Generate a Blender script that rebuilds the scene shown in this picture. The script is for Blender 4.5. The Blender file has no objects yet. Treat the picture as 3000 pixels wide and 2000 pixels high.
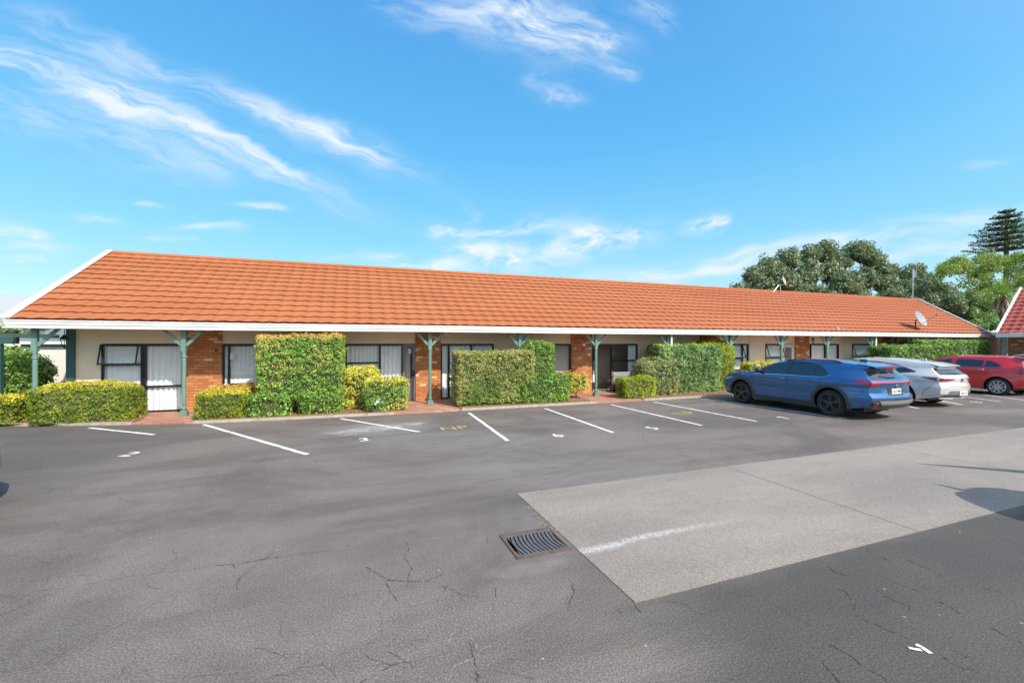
import bpy, bmesh, math, random
import numpy as np
from mathutils import Vector, Matrix
R = math.radians
rng = np.random.default_rng(7)
random.seed(7)
SC = bpy.context.scene
COL = SC.collection

# ------------------------------------------------------------------ camera
CAMH, FPX, TH, HZ = 1.9, 1248.0, R(20.25), 1007.0
cam = bpy.data.cameras.new('camera'); camo = bpy.data.objects.new('camera', cam); COL.objects.link(camo)
camo.location = (0, 0, CAMH); camo.rotation_euler = (R(90), 0, -TH)
cam.sensor_width = 36; cam.lens = FPX / 3000 * 36; cam.shift_y = (HZ - 1000) / 3000
cam.clip_start = .05; cam.clip_end = 3000
SC.camera = camo

# ------------------------------------------------------------------ light
SUN_AZ, SUN_EL = R(23), R(43)      # azimuth from -Y towards +X
sd = bpy.data.lights.new('sun', 'SUN'); sd.energy = 3.5; sd.angle = R(.5); sd.color = (1, .93, .83)
so = bpy.data.objects.new('sun', sd); COL.objects.link(so)
tosun = Vector((math.sin(SUN_AZ) * math.cos(SUN_EL), -math.cos(SUN_AZ) * math.cos(SUN_EL), math.sin(SUN_EL)))
so.rotation_euler = tosun.to_track_quat('Z', 'Y').to_euler()
SC.view_settings.view_transform = 'Standard'; SC.view_settings.look = 'None'
SC.view_settings.exposure = 0.6; SC.view_settings.gamma = 1

class NT:
    """tiny node-tree helper"""
    def __init__(s, t): s.t = t; s.n = t.nodes; s.l = t.links
    def add(s, typ, **kw):
        n = s.n.new(typ)
        for k, v in kw.items(): setattr(n, k, v)
        return n
    def put(s, sock, v):
        if isinstance(v, bpy.types.NodeSocket): s.l.new(v, sock)
        elif v is not None: sock.default_value = v
    def m(s, op, a, b=None, c=None, clamp=False):
        n = s.add('ShaderNodeMath', operation=op, use_clamp=clamp)
        s.put(n.inputs[0], a); s.put(n.inputs[1], b); s.put(n.inputs[2], c)
        return n.outputs[0]
    def mix(s, f, a, b, mode='MIX'):
        n = s.add('ShaderNodeMix', data_type='RGBA', blend_type=mode)
        s.put(n.inputs[0], f); s.put(n.inputs[6], a); s.put(n.inputs[7], b)
        return n.outputs[2]
    def noise(s, vec, scale, detail=4, rough=.55, dist=0, out=0):
        n = s.add('ShaderNodeTexNoise'); s.put(n.inputs['Vector'], vec)
        n.inputs['Scale'].default_value = scale; n.inputs['Detail'].default_value = detail
        n.inputs['Roughness'].default_value = rough; n.inputs['Distortion'].default_value = dist
        return n.outputs[out]
    def ramp(s, f, stops, interp='LINEAR'):
        n = s.add('ShaderNodeValToRGB'); s.put(n.inputs[0], f); cr = n.color_ramp; cr.interpolation = interp
        while len(cr.elements) < len(stops): cr.elements.new(.5)
        for e, (p, c) in zip(cr.elements, stops):
            e.position = p; e.color = (c, c, c, 1) if isinstance(c, (int, float)) else (*c, 1)
        return n.outputs[0]
    def rng(s, v, a, b, c=0, d=1):
        n = s.add('ShaderNodeMapRange', interpolation_type='SMOOTHSTEP')
        for i, x in enumerate((v, a, b, c, d)): s.put(n.inputs[i], x)
        return n.outputs[0]
    def vmap(s, vec, scale=(1, 1, 1), loc=(0, 0, 0), rot=(0, 0, 0)):
        n = s.add('ShaderNodeMapping'); s.put(n.inputs[0], vec)
        n.inputs['Location'].default_value = loc; n.inputs['Rotation'].default_value = rot; n.inputs['Scale'].default_value = scale
        return n.outputs[0]
    def xyz(s, v):
        n = s.add('ShaderNodeSeparateXYZ'); s.put(n.inputs[0], v); return n.outputs
    def cxyz(s, x, y, z):
        n = s.add('ShaderNodeCombineXYZ')
        for i, v in enumerate((x, y, z)): s.put(n.inputs[i], v)
        return n.outputs[0]
    def dot(s, a, b):
        n = s.add('ShaderNodeVectorMath', operation='DOT_PRODUCT'); s.put(n.inputs[0], a); s.put(n.inputs[1], b)
        return n.outputs['Value']

# ------------------------------------------------------------------ sky with clouds
def make_world():
    w = bpy.data.worlds.new('World'); SC.world = w; w.use_nodes = True
    t = NT(w.node_tree); t.n.clear()
    out = t.add('ShaderNodeOutputWorld'); bg = t.add('ShaderNodeBackground')
    sky = t.add('ShaderNodeTexSky', sky_type='NISHITA', sun_disc=False)
    sky.sun_elevation = SUN_EL; sky.sun_rotation = math.pi - SUN_AZ; sky.altitude = 0
    sky.air_density = 1.0; sky.dust_density = .35; sky.ozone_density = 1.6
    hs = t.add('ShaderNodeHueSaturation'); hs.inputs['Saturation'].default_value = 1.22; hs.inputs['Hue'].default_value = .483
    hs.inputs['Value'].default_value = 1.45
    t.l.new(sky.outputs[0], hs.inputs['Color'])
    tc = t.add('ShaderNodeTexCoord')
    d = tc.outputs['Generated']
    fw = (math.sin(TH), math.cos(TH), 0); rt = (math.cos(TH), -math.sin(TH), 0)
    f = t.m('MAXIMUM', t.dot(d, fw), .02)
    a = t.m('DIVIDE', t.dot(d, rt), f); b = t.m('DIVIDE', t.dot(d, (0, 0, 1)), f)
    ab = t.cxyz(a, b, 0)
    front = t.rng(t.dot(d, fw), .05, .3)
    # wisps: (u0,v0,u1,v1,width,strength,noise stretch)
    W = [(-150, 120, 480, 330, 62, .75, 9), (250, 240, 960, 560, 44, .85, 9), (420, 360, 640, 480, 55, .4, 8),
         (380, 170, 1160, 480, 32, .75, 9), (850, 370, 1120, 450, 40, .6, 6), (60, 60, 400, 200, 60, .3, 6), (-50, 300, 600, 470, 90, .3, 5),
         (0, 672, 120, 690, 22, .8, 4), (0, 720, 180, 728, 16, .75, 5), (20, 760, 120, 762, 12, .7, 4), (520, 662, 690, 672, 13, .85, 4), (700, 606, 830, 612, 12, .8, 4),
         (200, 625, 350, 640, 14, .4, 4), (420, 580, 500, 590, 10, .5, 4), (430, 690, 560, 700, 12, .35, 4),
         (1280, 665, 1370, 672, 26, 1.0, 1.8), (1390, 700, 1620, 640, 22, .7, 3), (1600, 722, 1880, 680, 38, 1.1, 2.0), (1640, 670, 1760, 665, 30, .6, 2.5), (2020, 668, 2110, 650, 28, 1.1, 1.8),
         (1330, 745, 1560, 765, 38, 1.0, 2.0), (1080, 775, 1330, 780, 24, .75, 3), (960, 745, 1180, 740, 16, .5, 4), (1340, 600, 1380, 630, 18, .5, 2.5), (1640, 760, 1720, 750, 22, .5, 2.5),
         (1400, 0, 1720, 120, 90, .65, 3.5), (1250, 30, 1600, 90, 60, .4, 4), (1740, 110, 1800, 140, 40, .55, 2.2), (1620, 280, 1700, 300, 28, .45, 2.2), (1570, 240, 1640, 290, 40, .25, 2.5),
         (1780, 205, 1850, 215, 22, .4, 2.5), (1100, 20, 1350, 60, 40, .25, 4), (1860, 0, 1950, 60, 50, .3, 3),
         (1750, 830, 2500, 700, 34, .62, 6), (2150, 775, 2980, 690, 36, .55, 6), (2380, 700, 3050, 620, 26, .45, 6), (1900, 840, 2140, 790, 16, .6, 5), (2830, 490, 2960, 470, 16, .3, 4),
         (1450, 815, 2000, 800, 30, .35, 4)]
    tot = None
    # two shared warps keep the edges ragged
    wn = t.add('ShaderNodeTexNoise'); t.put(wn.inputs['Vector'], t.vmap(ab, (3.2, 6.5, 1))); wn.inputs['Detail'].default_value = 5; wn.inputs['Scale'].default_value = 1.6
    wr = t.xyz(wn.outputs['Color'])
    wa = t.m('MULTIPLY_ADD', wr[0], .16, t.m('SUBTRACT', a, .08)); wb = t.m('MULTIPLY_ADD', wr[1], .07, t.m('SUBTRACT', b, .035))
    for (u0, v0, u1, v1, wd, st, sx) in W:
        a0, b0, a1, b1 = (u0 - 1500) / FPX, (HZ - v0) / FPX, (u1 - 1500) / FPX, (HZ - v1) / FPX
        ca, cb = (a0 + a1) / 2, (b0 + b1) / 2; L = math.hypot(a1 - a0, b1 - b0) / 2; an = math.atan2(b1 - b0, a1 - a0)
        c, s_ = math.cos(an), math.sin(an); wdn = wd / FPX
        da = t.m('SUBTRACT', wa, ca); db = t.m('SUBTRACT', wb, cb)
        p = t.m('ADD', t.m('MULTIPLY', da, c), t.m('MULTIPLY', db, s_))
        q = t.m('SUBTRACT', t.m('MULTIPLY', db, c), t.m('MULTIPLY', da, s_))
        pe = t.m('MAXIMUM', t.m('SUBTRACT', t.m('ABSOLUTE', p), L * .55), 0)
        pe = t.m('DIVIDE', pe, L * .6 + wdn * .5); qq = t.m('DIVIDE', q, wdn)
        r2 = t.m('ADD', t.m('MULTIPLY', pe, pe), t.m('MULTIPLY', qq, qq))
        g = t.m('EXPONENT', t.m('MULTIPLY', r2, -1.25))
        nz = t.noise(t.cxyz(t.m('MULTIPLY', p, 9 / sx), t.m('MULTIPLY', q, 9), ca * 7), 3.0, 7, .60, .25)
        g = t.m('MULTIPLY', t.m('MULTIPLY', g, t.rng(nz, .32, .70)), min(1.25, st*(1.4 if sx <= 3.5 else 1.15)))
        tot = g if tot is None else t.m('ADD', tot, g)
    el = t.xyz(d)[2]; K = 1/.159
    rp_ = t.ramp(el, [(0, (.60*K/8, .84*K/8, .97*K/8)), (.10, (.46*K/8, .80*K/8, .98*K/8)), (.22, (.27*K/8, .70*K/8, 1.0*K/8)), (.40, (.135*K/8, .54*K/8, .98*K/8)), (.65, (.085*K/8, .38*K/8, .88*K/8)), (1, (.05*K/8, .24*K/8, .66*K/8))])
    rp_ = t.mix(1, rp_, (8, 8, 8, 1), 'MULTIPLY')
    tot = t.m('MINIMUM', t.m('MULTIPLY', tot, front), .93)
    c1 = t.mix(.82, hs.outputs[0], rp_)
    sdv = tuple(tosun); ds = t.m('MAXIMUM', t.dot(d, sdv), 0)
    gl = t.m('ADD', t.m('MULTIPLY', t.m('POWER', ds, 2.6), .66), t.m('MULTIPLY', t.m('POWER', ds, 12), 1.0))   # warm glow added around the sun, behind the camera, to fill veranda shade
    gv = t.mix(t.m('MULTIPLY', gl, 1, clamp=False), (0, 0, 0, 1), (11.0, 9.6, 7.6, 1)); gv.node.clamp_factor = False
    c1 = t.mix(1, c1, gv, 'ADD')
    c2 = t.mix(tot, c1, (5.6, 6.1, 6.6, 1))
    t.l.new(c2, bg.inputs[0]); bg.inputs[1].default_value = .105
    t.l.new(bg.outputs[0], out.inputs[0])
make_world()

# ------------------------------------------------------------------ photo -> place geometry
cT, sT = math.cos(TH), math.sin(TH)
def G(u, v, z=0.0):
    d = (CAMH - z) * FPX / (v - HZ); x = (u - 1500) / FPX
    return (d * (x * cT + sT), d * (cT - x * sT))
def PX(u, Y):
    x = (u - 1500) / FPX; return Y * (cT * x + sT) / (cT - sT * x)
def PZ(u, v, Y):
    x = (u - 1500) / FPX; return CAMH + (HZ - v) / FPX * Y / (cT - sT * x)

# ------------------------------------------------------------------ mesh helper
class MB:
    def __init__(s): s.v = []; s.f = []; s.mi = []; s.cur = 0
    def quad(s, a, b, c, d):
        n = len(s.v); s.v += [tuple(a), tuple(b), tuple(c), tuple(d)]; s.f.append((n, n+1, n+2, n+3)); s.mi.append(s.cur); return s
    def poly(s, pts):
        n = len(s.v); s.v += [tuple(p) for p in pts]; s.f.append(tuple(range(n, n+len(pts)))); s.mi.append(s.cur); return s
    def box(s, x0, x1, y0, y1, z0, z1, M=None):
        n = len(s.v)
        P = [(x, y, z) for z in (z0, z1) for y in (y0, y1) for x in (x0, x1)]
        if M is not None: P = [tuple(M @ Vector(p)) for p in P]
        s.v += P
        for f in ((0, 2, 3, 1), (4, 5, 7, 6), (0, 1, 5, 4), (2, 6, 7, 3), (0, 4, 6, 2), (1, 3, 7, 5)):
            s.f.append(tuple(n+i for i in f)); s.mi.append(s.cur)
        return s
    def beam(s, p, q, w, h, up=(0, 0, 1)):
        p, q = Vector(p), Vector(q); d = (q-p); L = d.length; d.normalize(); u = Vector(up)
        sd_ = d.cross(u).normalized(); u = sd_.cross(d)
        M = Matrix((sd_, d, u)).transposed().to_4x4(); M.translation = p
        return s.box(-w/2, w/2, 0, L, -h/2, h/2, M)
    def tube(s, pts, rad, n=8, cap=True):
        pts = [Vector(p) for p in pts]; rr = rad if isinstance(rad, (list, tuple)) else [rad]*len(pts)
        base = len(s.v); side = None
        for i, p in enumerate(pts):
            d = (pts[min(i+1, len(pts)-1)] - pts[max(i-1, 0)]).normalized()
            if side is None: side = d.cross(Vector((0, 0, 1)) if abs(d.z) < .9 else Vector((1, 0, 0))).normalized()
            side = (side - d*side.dot(d)).normalized(); up = d.cross(side)
            for k in range(n):
                a = 2*math.pi*k/n; s.v.append(tuple(p + (side*math.cos(a) + up*math.sin(a))*rr[i]))
        for i in range(len(pts)-1):
            for k in range(n):
                a, b = base+i*n+k, base+i*n+(k+1) % n; s.f.append((a, b, b+n, a+n)); s.mi.append(s.cur)
        if cap:
            s.f.append(tuple(base+k for k in range(n))[::-1]); s.mi.append(s.cur)
            s.f.append(tuple(base+(len(pts)-1)*n+k for k in range(n))); s.mi.append(s.cur)
        return s
    def lathe(s, prof, c=(0, 0, 0), n=24, axis='z', M=None):
        base = len(s.v)
        for (r, h) in prof:
            for k in range(n):
                a = 2*math.pi*k/n; x, y = r*math.cos(a), r*math.sin(a)
                p = (x, y, h) if axis == 'z' else (x, h, y)
                p = Vector(p)
                if M is not None: p = M @ p
                s.v.append((p.x+c[0], p.y+c[1], p.z+c[2]))
        for i in range(len(prof)-1):
            for k in range(n):
                a, b = base+i*n+k, base+i*n+(k+1) % n; s.f.append((a, b, b+n, a+n)); s.mi.append(s.cur)
        return s
    def grid(s, P):
        P = np.asarray(P); h, w = P.shape[:2]; n = len(s.v); s.v += [tuple(p) for p in P.reshape(-1, 3)]
        for i in range(h-1):
            for j in range(w-1):
                a = n+i*w+j; s.f.append((a, a+1, a+w+1, a+w)); s.mi.append(s.cur)
        return s
    def build(s, name, mats, parent=None, smooth=False, bevel=0):
        me = bpy.data.meshes.new(name)
        off = np.array(parent_origin(parent)) if parent is not None else np.zeros(3)
        v = np.array(s.v, dtype=float).reshape(-1, 3) - off
        me.from_pydata([tuple(p) for p in v], [], s.f)
        for m in (mats if isinstance(mats, (list, tuple)) else [mats]): me.materials.append(m)
        me.polygons.foreach_set('material_index', s.mi)
        if smooth: me.polygons.foreach_set('use_smooth', [True]*len(me.polygons))
        me.update(); o = bpy.data.objects.new(name, me); COL.objects.link(o)
        if parent is not None: o.parent = parent
        if bevel:
            b = o.modifiers.new('bevel', 'BEVEL'); b.width = bevel; b.segments = 2; b.limit_method = 'ANGLE'
        return o
ORG = {}
def parent_origin(p):
    while p.parent is not None: p = p.parent
    return ORG.get(p.name, (0, 0, 0))
def thing(name, label, cat, loc=(0, 0, 0), rotz=0, group=None, local=False, scale=1):
    o = bpy.data.objects.new(name, None); COL.objects.link(o); o.location = loc; o.rotation_euler = (0, 0, rotz); o.scale = (scale,)*3
    o['label'] = label; o['category'] = cat; o.empty_display_size = .2
    if group: o['group'] = group
    ORG[o.name] = (0, 0, 0) if local else loc
    return o
def tag(o, label, cat, group=None, kind=None):
    if label: o['label'] = label
    if cat: o['category'] = cat
    if group: o['group'] = group
    if kind: o['kind'] = kind
    return o
def struct(o): o['kind'] = 'structure'; return o

# ------------------------------------------------------------------ materials
def mat(name, col=(.5, .5, .5), rough=.6, metal=0, spec=.5, coat=0, emit=None):
    m = bpy.data.materials.new(name); m.use_nodes = True; b = m.node_tree.nodes['Principled BSDF']
    b.inputs['Base Color'].default_value = (*col, 1); b.inputs['Roughness'].default_value = rough
    b.inputs['Metallic'].default_value = metal; b.inputs['Specular IOR Level'].default_value = spec
    b.inputs['Coat Weight'].default_value = coat; b.inputs['Coat Roughness'].default_value = .03
    return m
def tree(m): return NT(m.node_tree), m.node_tree.nodes['Principled BSDF']
def mottled(name, c1, c2, scale, rough=.7, bump=0, bscale=60, **k):
    m = mat(name, c1, rough, **k); t, b = tree(m)
    o = t.add('ShaderNodeTexCoord').outputs['Object']
    t.l.new(t.mix(t.rng(t.noise(o, scale, 5), .3, .7), (*c1, 1), (*c2, 1)), b.inputs['Base Color'])
    if bump:
        bn = t.add('ShaderNodeBump'); bn.inputs['Strength'].default_value = bump; bn.inputs['Distance'].default_value = .01
        t.l.new(t.noise(o, bscale, 3), bn.inputs['Height']); t.l.new(bn.outputs[0], b.inputs['Normal'])
    return m
LG = 1.7
def leafmat(name, cols, gloss=.35, trans=.25, nscale=1.5):
    """cols: dark..light greens, chosen per leaf and by patches"""
    m = bpy.data.materials.new(name); m.use_nodes = True; t = NT(m.node_tree); t.n.clear()
    out = t.add('ShaderNodeOutputMaterial'); geo = t.add('ShaderNodeNewGeometry'); oc = t.add('ShaderNodeTexCoord').outputs['Object']
    r = geo.outputs['Random Per Island']; n = t.noise(oc, nscale, 3, .6)
    f = t.m('ADD', t.m('MULTIPLY', r, .55), t.m('MULTIPLY', t.rng(n, .3, .7), .45))
    st = [(i/(len(cols)-1), tuple(min(.8, v*LG) for v in c)) for i, c in enumerate(cols)]
    c = t.ramp(f, st)
    p = t.add('ShaderNodeBsdfPrincipled'); t.l.new(c, p.inputs['Base Color']); p.inputs['Roughness'].default_value = .45
    p.inputs['Specular IOR Level'].default_value = gloss
    tr = t.add('ShaderNodeBsdfTranslucent'); t.l.new(t.mix(.4, c, (.35, .45, .05, 1)), tr.inputs[0])
    mx = t.add('ShaderNodeMixShader'); mx.inputs[0].default_value = trans
    t.l.new(p.outputs[0], mx.inputs[1]); t.l.new(tr.outputs[0], mx.inputs[2]); t.l.new(mx.outputs[0], out.inputs[0])
    return m
def glassmat(name, tint=(.96, .98, .98), refl=1.0):
    m = bpy.data.materials.new(name); m.use_nodes = True; t = NT(m.node_tree); t.n.clear()
    out = t.add('ShaderNodeOutputMaterial'); tr = t.add('ShaderNodeBsdfTransparent'); tr.inputs[0].default_value = (*tint, 1)
    gl = t.add('ShaderNodeBsdfGlossy'); gl.inputs['Roughness'].default_value = .01
    lw = t.add('ShaderNodeLayerWeight'); lw.inputs['Blend'].default_value = .5
    mx = t.add('ShaderNodeMixShader'); t.l.new(t.m('MULTIPLY_ADD', t.m('POWER', lw.outputs['Facing'], 4), .85*refl, .05, clamp=True), mx.inputs[0])
    t.l.new(tr.outputs[0], mx.inputs[1]); t.l.new(gl.outputs[0], mx.inputs[2]); t.l.new(mx.outputs[0], out.inputs[0])
    return m
def paint(name, col, metal=.3, rough=.35):
    m = mat(name, col, rough, metal, .5, 1.0); t, b = tree(m)
    o = t.add('ShaderNodeTexCoord').outputs['Object']
    t.l.new(t.mix(t.m('MULTIPLY', t.noise(o, 900, 1), .18), (*col, 1), tuple(min(1, c*1.8+.05) for c in col)+(1,)), b.inputs['Base Color'])
    b.inputs['Coat Roughness'].default_value = .02
    return m

def brickmat(name, axes='xz', bw=.235, bh=.083, cols=((.46, .135, .042), (.70, .30, .10)), pale=(.85, .58, .33), mortar=(.23, .12, .08), ms=.009, palefrac=.87):
    m = mat(name, cols[0], .85); t, b = tree(m)
    o = t.xyz(t.add('ShaderNodeTexCoord').outputs['Object'])
    v = t.cxyz(o['XYZ'.index(axes[0].upper())], o['XYZ'.index(axes[1].upper())], 0)
    def br(c1, c2, mo, seed=0):
        n = t.add('ShaderNodeTexBrick'); t.put(n.inputs['Vector'], v); n.inputs['Color1'].default_value = (*c1, 1); n.inputs['Color2'].default_value = (*c2, 1)
        n.inputs['Mortar'].default_value = (*mo, 1); n.inputs['Scale'].default_value = 1; n.inputs['Mortar Size'].default_value = ms/2+.002
        n.inputs['Brick Width'].default_value = bw; n.inputs['Row Height'].default_value = bh; n.inputs['Mortar Smooth'].default_value = .3
        n.offset = .5; return n
    n1 = br(cols[0], cols[1], mortar); n2 = br((0, 0, 0), (1, 1, 1), (0, 0, 0))
    pf = t.rng(t.m('MULTIPLY', n2.outputs['Color'], 1), palefrac, palefrac+.02)
    inv = t.m('SUBTRACT', 1, n1.outputs['Fac'])
    c = t.mix(t.m('MULTIPLY', pf, inv), n1.outputs['Color'], (*pale, 1))
    c = t.mix(t.m('MULTIPLY', t.noise(v, 45, 4), .35), c, (.16, .06, .03, 1))
    t.l.new(c, b.inputs['Base Color'])
    bn = t.add('ShaderNodeBump'); bn.inputs['Strength'].default_value = .7; bn.inputs['Distance'].default_value = .008
    t.l.new(t.m('ADD', inv, t.m('MULTIPLY', t.noise(v, 90, 3), .3)), bn.inputs['Height']); t.l.new(bn.outputs[0], b.inputs['Normal'])
    return m

def asphaltmat():
    m = mat('asphalt', (.1, .1, .1), .82); t, b = tree(m); b.inputs['Specular IOR Level'].default_value = .35
    o = t.add('ShaderNodeTexCoord').outputs['Object']; x, y, _ = t.xyz(o)
    warp = t.noise(o, .45, 4, .6, out=1)
    ow = t.add('ShaderNodeVectorMath', operation='MULTIPLY_ADD'); t.put(ow.inputs[0], warp); ow.inputs[1].default_value = (1.2, 1.2, 0); t.put(ow.inputs[2], o)
    big = t.rng(t.noise(t.vmap(o, (.5, .8, 1)), .55, 6, .7, .6), .36, .64)
    c = t.mix(big, (.150, .127, .113, 1), (.238, .200, .176, 1))
    # tyre-polished lanes and old patches
    c = t.mix(t.m('MULTIPLY', t.rng(t.noise(t.vmap(o, (.12, 1.1, 1), rot=(0, 0, .12)), 1.3, 5, .65), .45, .75), .5), c, (.098, .089, .081, 1))
    c = t.mix(t.m('MULTIPLY', t.rng(t.noise(o, 2.3, 6, .7), .50, .78), .4), c, (.235, .212, .190, 1))
    # darker newer seal on the near side of the concrete strip
    dk = t.m('MULTIPLY', t.rng(t.m('ADD', y, t.m('MULTIPLY', t.noise(o, 1.2, 3), .5)), 3.1, 2.7), t.rng(t.m('ADD', x, t.m('MULTIPLY', t.noise(o, .9, 4), 1.2)), 2.0, 3.2))
    c = t.mix(t.m('MULTIPLY', dk, .72), c, (.070, .067, .063, 1))
    # darker band by the far left
    lf = t.rng(t.m('ADD', x, t.m('MULTIPLY', t.noise(o, .5, 3), 2)), -1.2, -4.2)
    c = t.mix(t.m('MULTIPLY', lf, .6), c, (.105, .099, .092, 1))
    # aggregate speckle, light pebbles, dark pits
    sp = t.noise(o, 75, 5, .85)
    c = t.mix(t.rng(sp, .40, .75), t.mix(1, c, (.52, .52, .52, 1), 'MULTIPLY'), t.mix(1, c, (1.7, 1.69, 1.66, 1), 'MULTIPLY'))
    vo = t.add('ShaderNodeTexVoronoi'); t.put(vo.inputs['Vector'], o); vo.inputs['Scale'].default_value = 7.5
    peb = t.m('MULTIPLY', t.rng(vo.outputs['Distance'], .085, .05), t.rng(t.xyz(vo.outputs['Color'])[0], .84, .87))
    c = t.mix(t.m('MULTIPLY', peb, .6), c, (.42, .41, .38, 1))
    vd = t.add('ShaderNodeTexVoronoi'); t.put(vd.inputs['Vector'], t.vmap(o, loc=(3.3, 1.7, 0))); vd.inputs['Scale'].default_value = 1.9
    pit = t.m('MULTIPLY', t.rng(vd.outputs['Distance'], .07, .02), t.rng(t.xyz(vd.outputs['Color'])[0], .6, .65))
    c = t.mix(t.m('MULTIPLY', pit, .25), c, (.05, .05, .05, 1))
    # fine hairline crazing in patches
    ve = t.add('ShaderNodeTexVoronoi', feature='DISTANCE_TO_EDGE'); t.put(ve.inputs['Vector'], ow.outputs[0]); ve.inputs['Scale'].default_value = 1.5
    cr = t.m('MULTIPLY', t.rng(ve.outputs['Distance'], .009, .002), t.rng(t.noise(o, .6, 3), .42, .56))
    cr = t.m('MULTIPLY', cr, t.rng(t.noise(o, 9, 3), .42, .55))
    c = t.mix(t.m('MULTIPLY', cr, .6), c, (.05, .046, .042, 1))
    # washed-down pale slurry: a stain running from the bays to the slab corner
    for (cx, cy, hx, hy, ang, st, col) in STAINS:
        ca, sa = math.cos(ang), math.sin(ang)
        wx, wy, _z = t.xyz(ow.outputs[0])
        dx = t.m('SUBTRACT', wx, cx+.6); dy = t.m('SUBTRACT', wy, cy+.6)
        p = t.m('DIVIDE', t.m('ADD', t.m('MULTIPLY', dx, ca), t.m('MULTIPLY', dy, sa)), hx)
        q = t.m('DIVIDE', t.m('SUBTRACT', t.m('MULTIPLY', dy, ca), t.m('MULTIPLY', dx, sa)), hy)
        r2 = t.m('ADD', t.m('POWER', t.m('ABSOLUTE', p), 2), t.m('POWER', t.m('ABSOLUTE', q), 2))
        g = t.rng(r2, 1.35, .35)
        c = t.mix(t.m('MULTIPLY', t.m('MULTIPLY', g, t.rng(t.noise(t.vmap(o, (1, 2.5, 1)), 3.2, 5, .7), .25, .62)), st), c, (*col, 1))
    for (cx, cy, hx, hy, ang, st) in SPILLS:
        ca, sa = math.cos(ang), math.sin(ang); dx = t.m('SUBTRACT', x, cx); dy = t.m('SUBTRACT', y, cy)
        p = t.m('ADD', t.m('MULTIPLY', dx, ca), t.m('MULTIPLY', dy, sa)); q = t.m('SUBTRACT', t.m('MULTIPLY', dy, ca), t.m('MULTIPLY', dx, sa))
        r2 = t.m('ADD', t.m('POWER', t.m('DIVIDE', p, hx), 2), t.m('POWER', t.m('DIVIDE', q, hy), 2))
        sk = t.noise(t.cxyz(t.m('MULTIPLY', p, .7), t.m('MULTIPLY', q, 6), 0), 2.2, 6, .7, .6)
        c = t.mix(t.m('MULTIPLY', t.m('MULTIPLY', t.rng(r2, 1.1, .2), t.rng(sk, .47, .62)), st), c, (.55, .54, .52, 1))
    t.l.new(c, b.inputs['Base Color'])
    bn = t.add('ShaderNodeBump'); bn.inputs['Strength'].default_value = .5; bn.inputs['Distance'].default_value = .005
    t.l.new(t.m('ADD', t.noise(o, 160, 3), t.m('MULTIPLY', t.noise(o, 18, 6, .7), .25)), bn.inputs['Height']); t.l.new(bn.outputs[0], b.inputs['Normal'])
    return m
s1 = G(1120, 1258); s2 = G(1330, 1290); s3 = G(1620, 1370); s4 = G(1530, 1510); s5 = G(1520, 1655)
STAINS = [(s1[0], s1[1], 1.35, .75, .2, .45, (.26, .25, .24)), (s2[0], s2[1], 1.8, 1.1, -.25, .55, (.205, .198, .19)), (s3[0], s3[1], 1.8, 1.25, -.5, .5, (.20, .192, .183)),
          (s4[0], s4[1], .38, .42, 0, .4, (.17, .165, .16)), (s5[0], s5[1], .42, .13, .05, .4, (.22, .21, .20))]

SPILLS = [(*G(1110, 1254), 1.15, .42, .35, .85), (*G(1040, 1262), .8, .25, .1, .6), (*G(1200, 1243), .7, .2, .5, .7)]
def concretemat():
    m = mat('slab_concrete', (.3, .3, .3), .9); t, b = tree(m)
    o = t.add('ShaderNodeTexCoord').outputs['Object']; x, y, _ = t.xyz(o)
    c = t.mix(t.rng(t.noise(t.vmap(o, (.35, 1, 1)), 1.0, 5, .6), .3, .7), (.215, .190, .165, 1), (.285, .252, .218, 1))
    c = t.mix(t.rng(t.noise(o, 95, 5, .8), .38, .62), t.mix(1, c, (.66, .65, .64, 1), 'MULTIPLY'), t.mix(1, c, (1.32, 1.31, 1.30, 1), 'MULTIPLY'))
    c = t.mix(t.m('MULTIPLY', t.rng(t.noise(t.vmap(o, (.4, 2.2, 1)), 1.6, 5, .7), .55, .8), .35), c, (.26, .25, .235, 1))
    # white scuffed line
    ln = t.m('ABSOLUTE', t.m('SUBTRACT', y, t.m('ADD', 3.33, t.m('ADD', t.m('MULTIPLY', t.m('SUBTRACT', x, 1.9), .02), t.m('MULTIPLY', t.noise(o, 1.2, 3), .22)))))
    lm = t.m('MULTIPLY', t.m('MULTIPLY', t.rng(t.m('ADD', ln, t.m('MULTIPLY', t.noise(o, 30, 4, .8), .10)), .13, .04), t.rng(t.noise(o, 22, 4, .8), .35, .55)), t.rng(x, 4.3, 2.4))
    c = t.mix(t.m('MULTIPLY', lm, .6), c, (.62, .61, .60, 1))
    t.l.new(c, b.inputs['Base Color'])
    bn = t.add('ShaderNodeBump'); bn.inputs['Strength'].default_value = .6; bn.inputs['Distance'].default_value = .006
    t.l.new(t.noise(o, 110, 3), bn.inputs['Height']); t.l.new(bn.outputs[0], b.inputs['Normal'])
    return m

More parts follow.
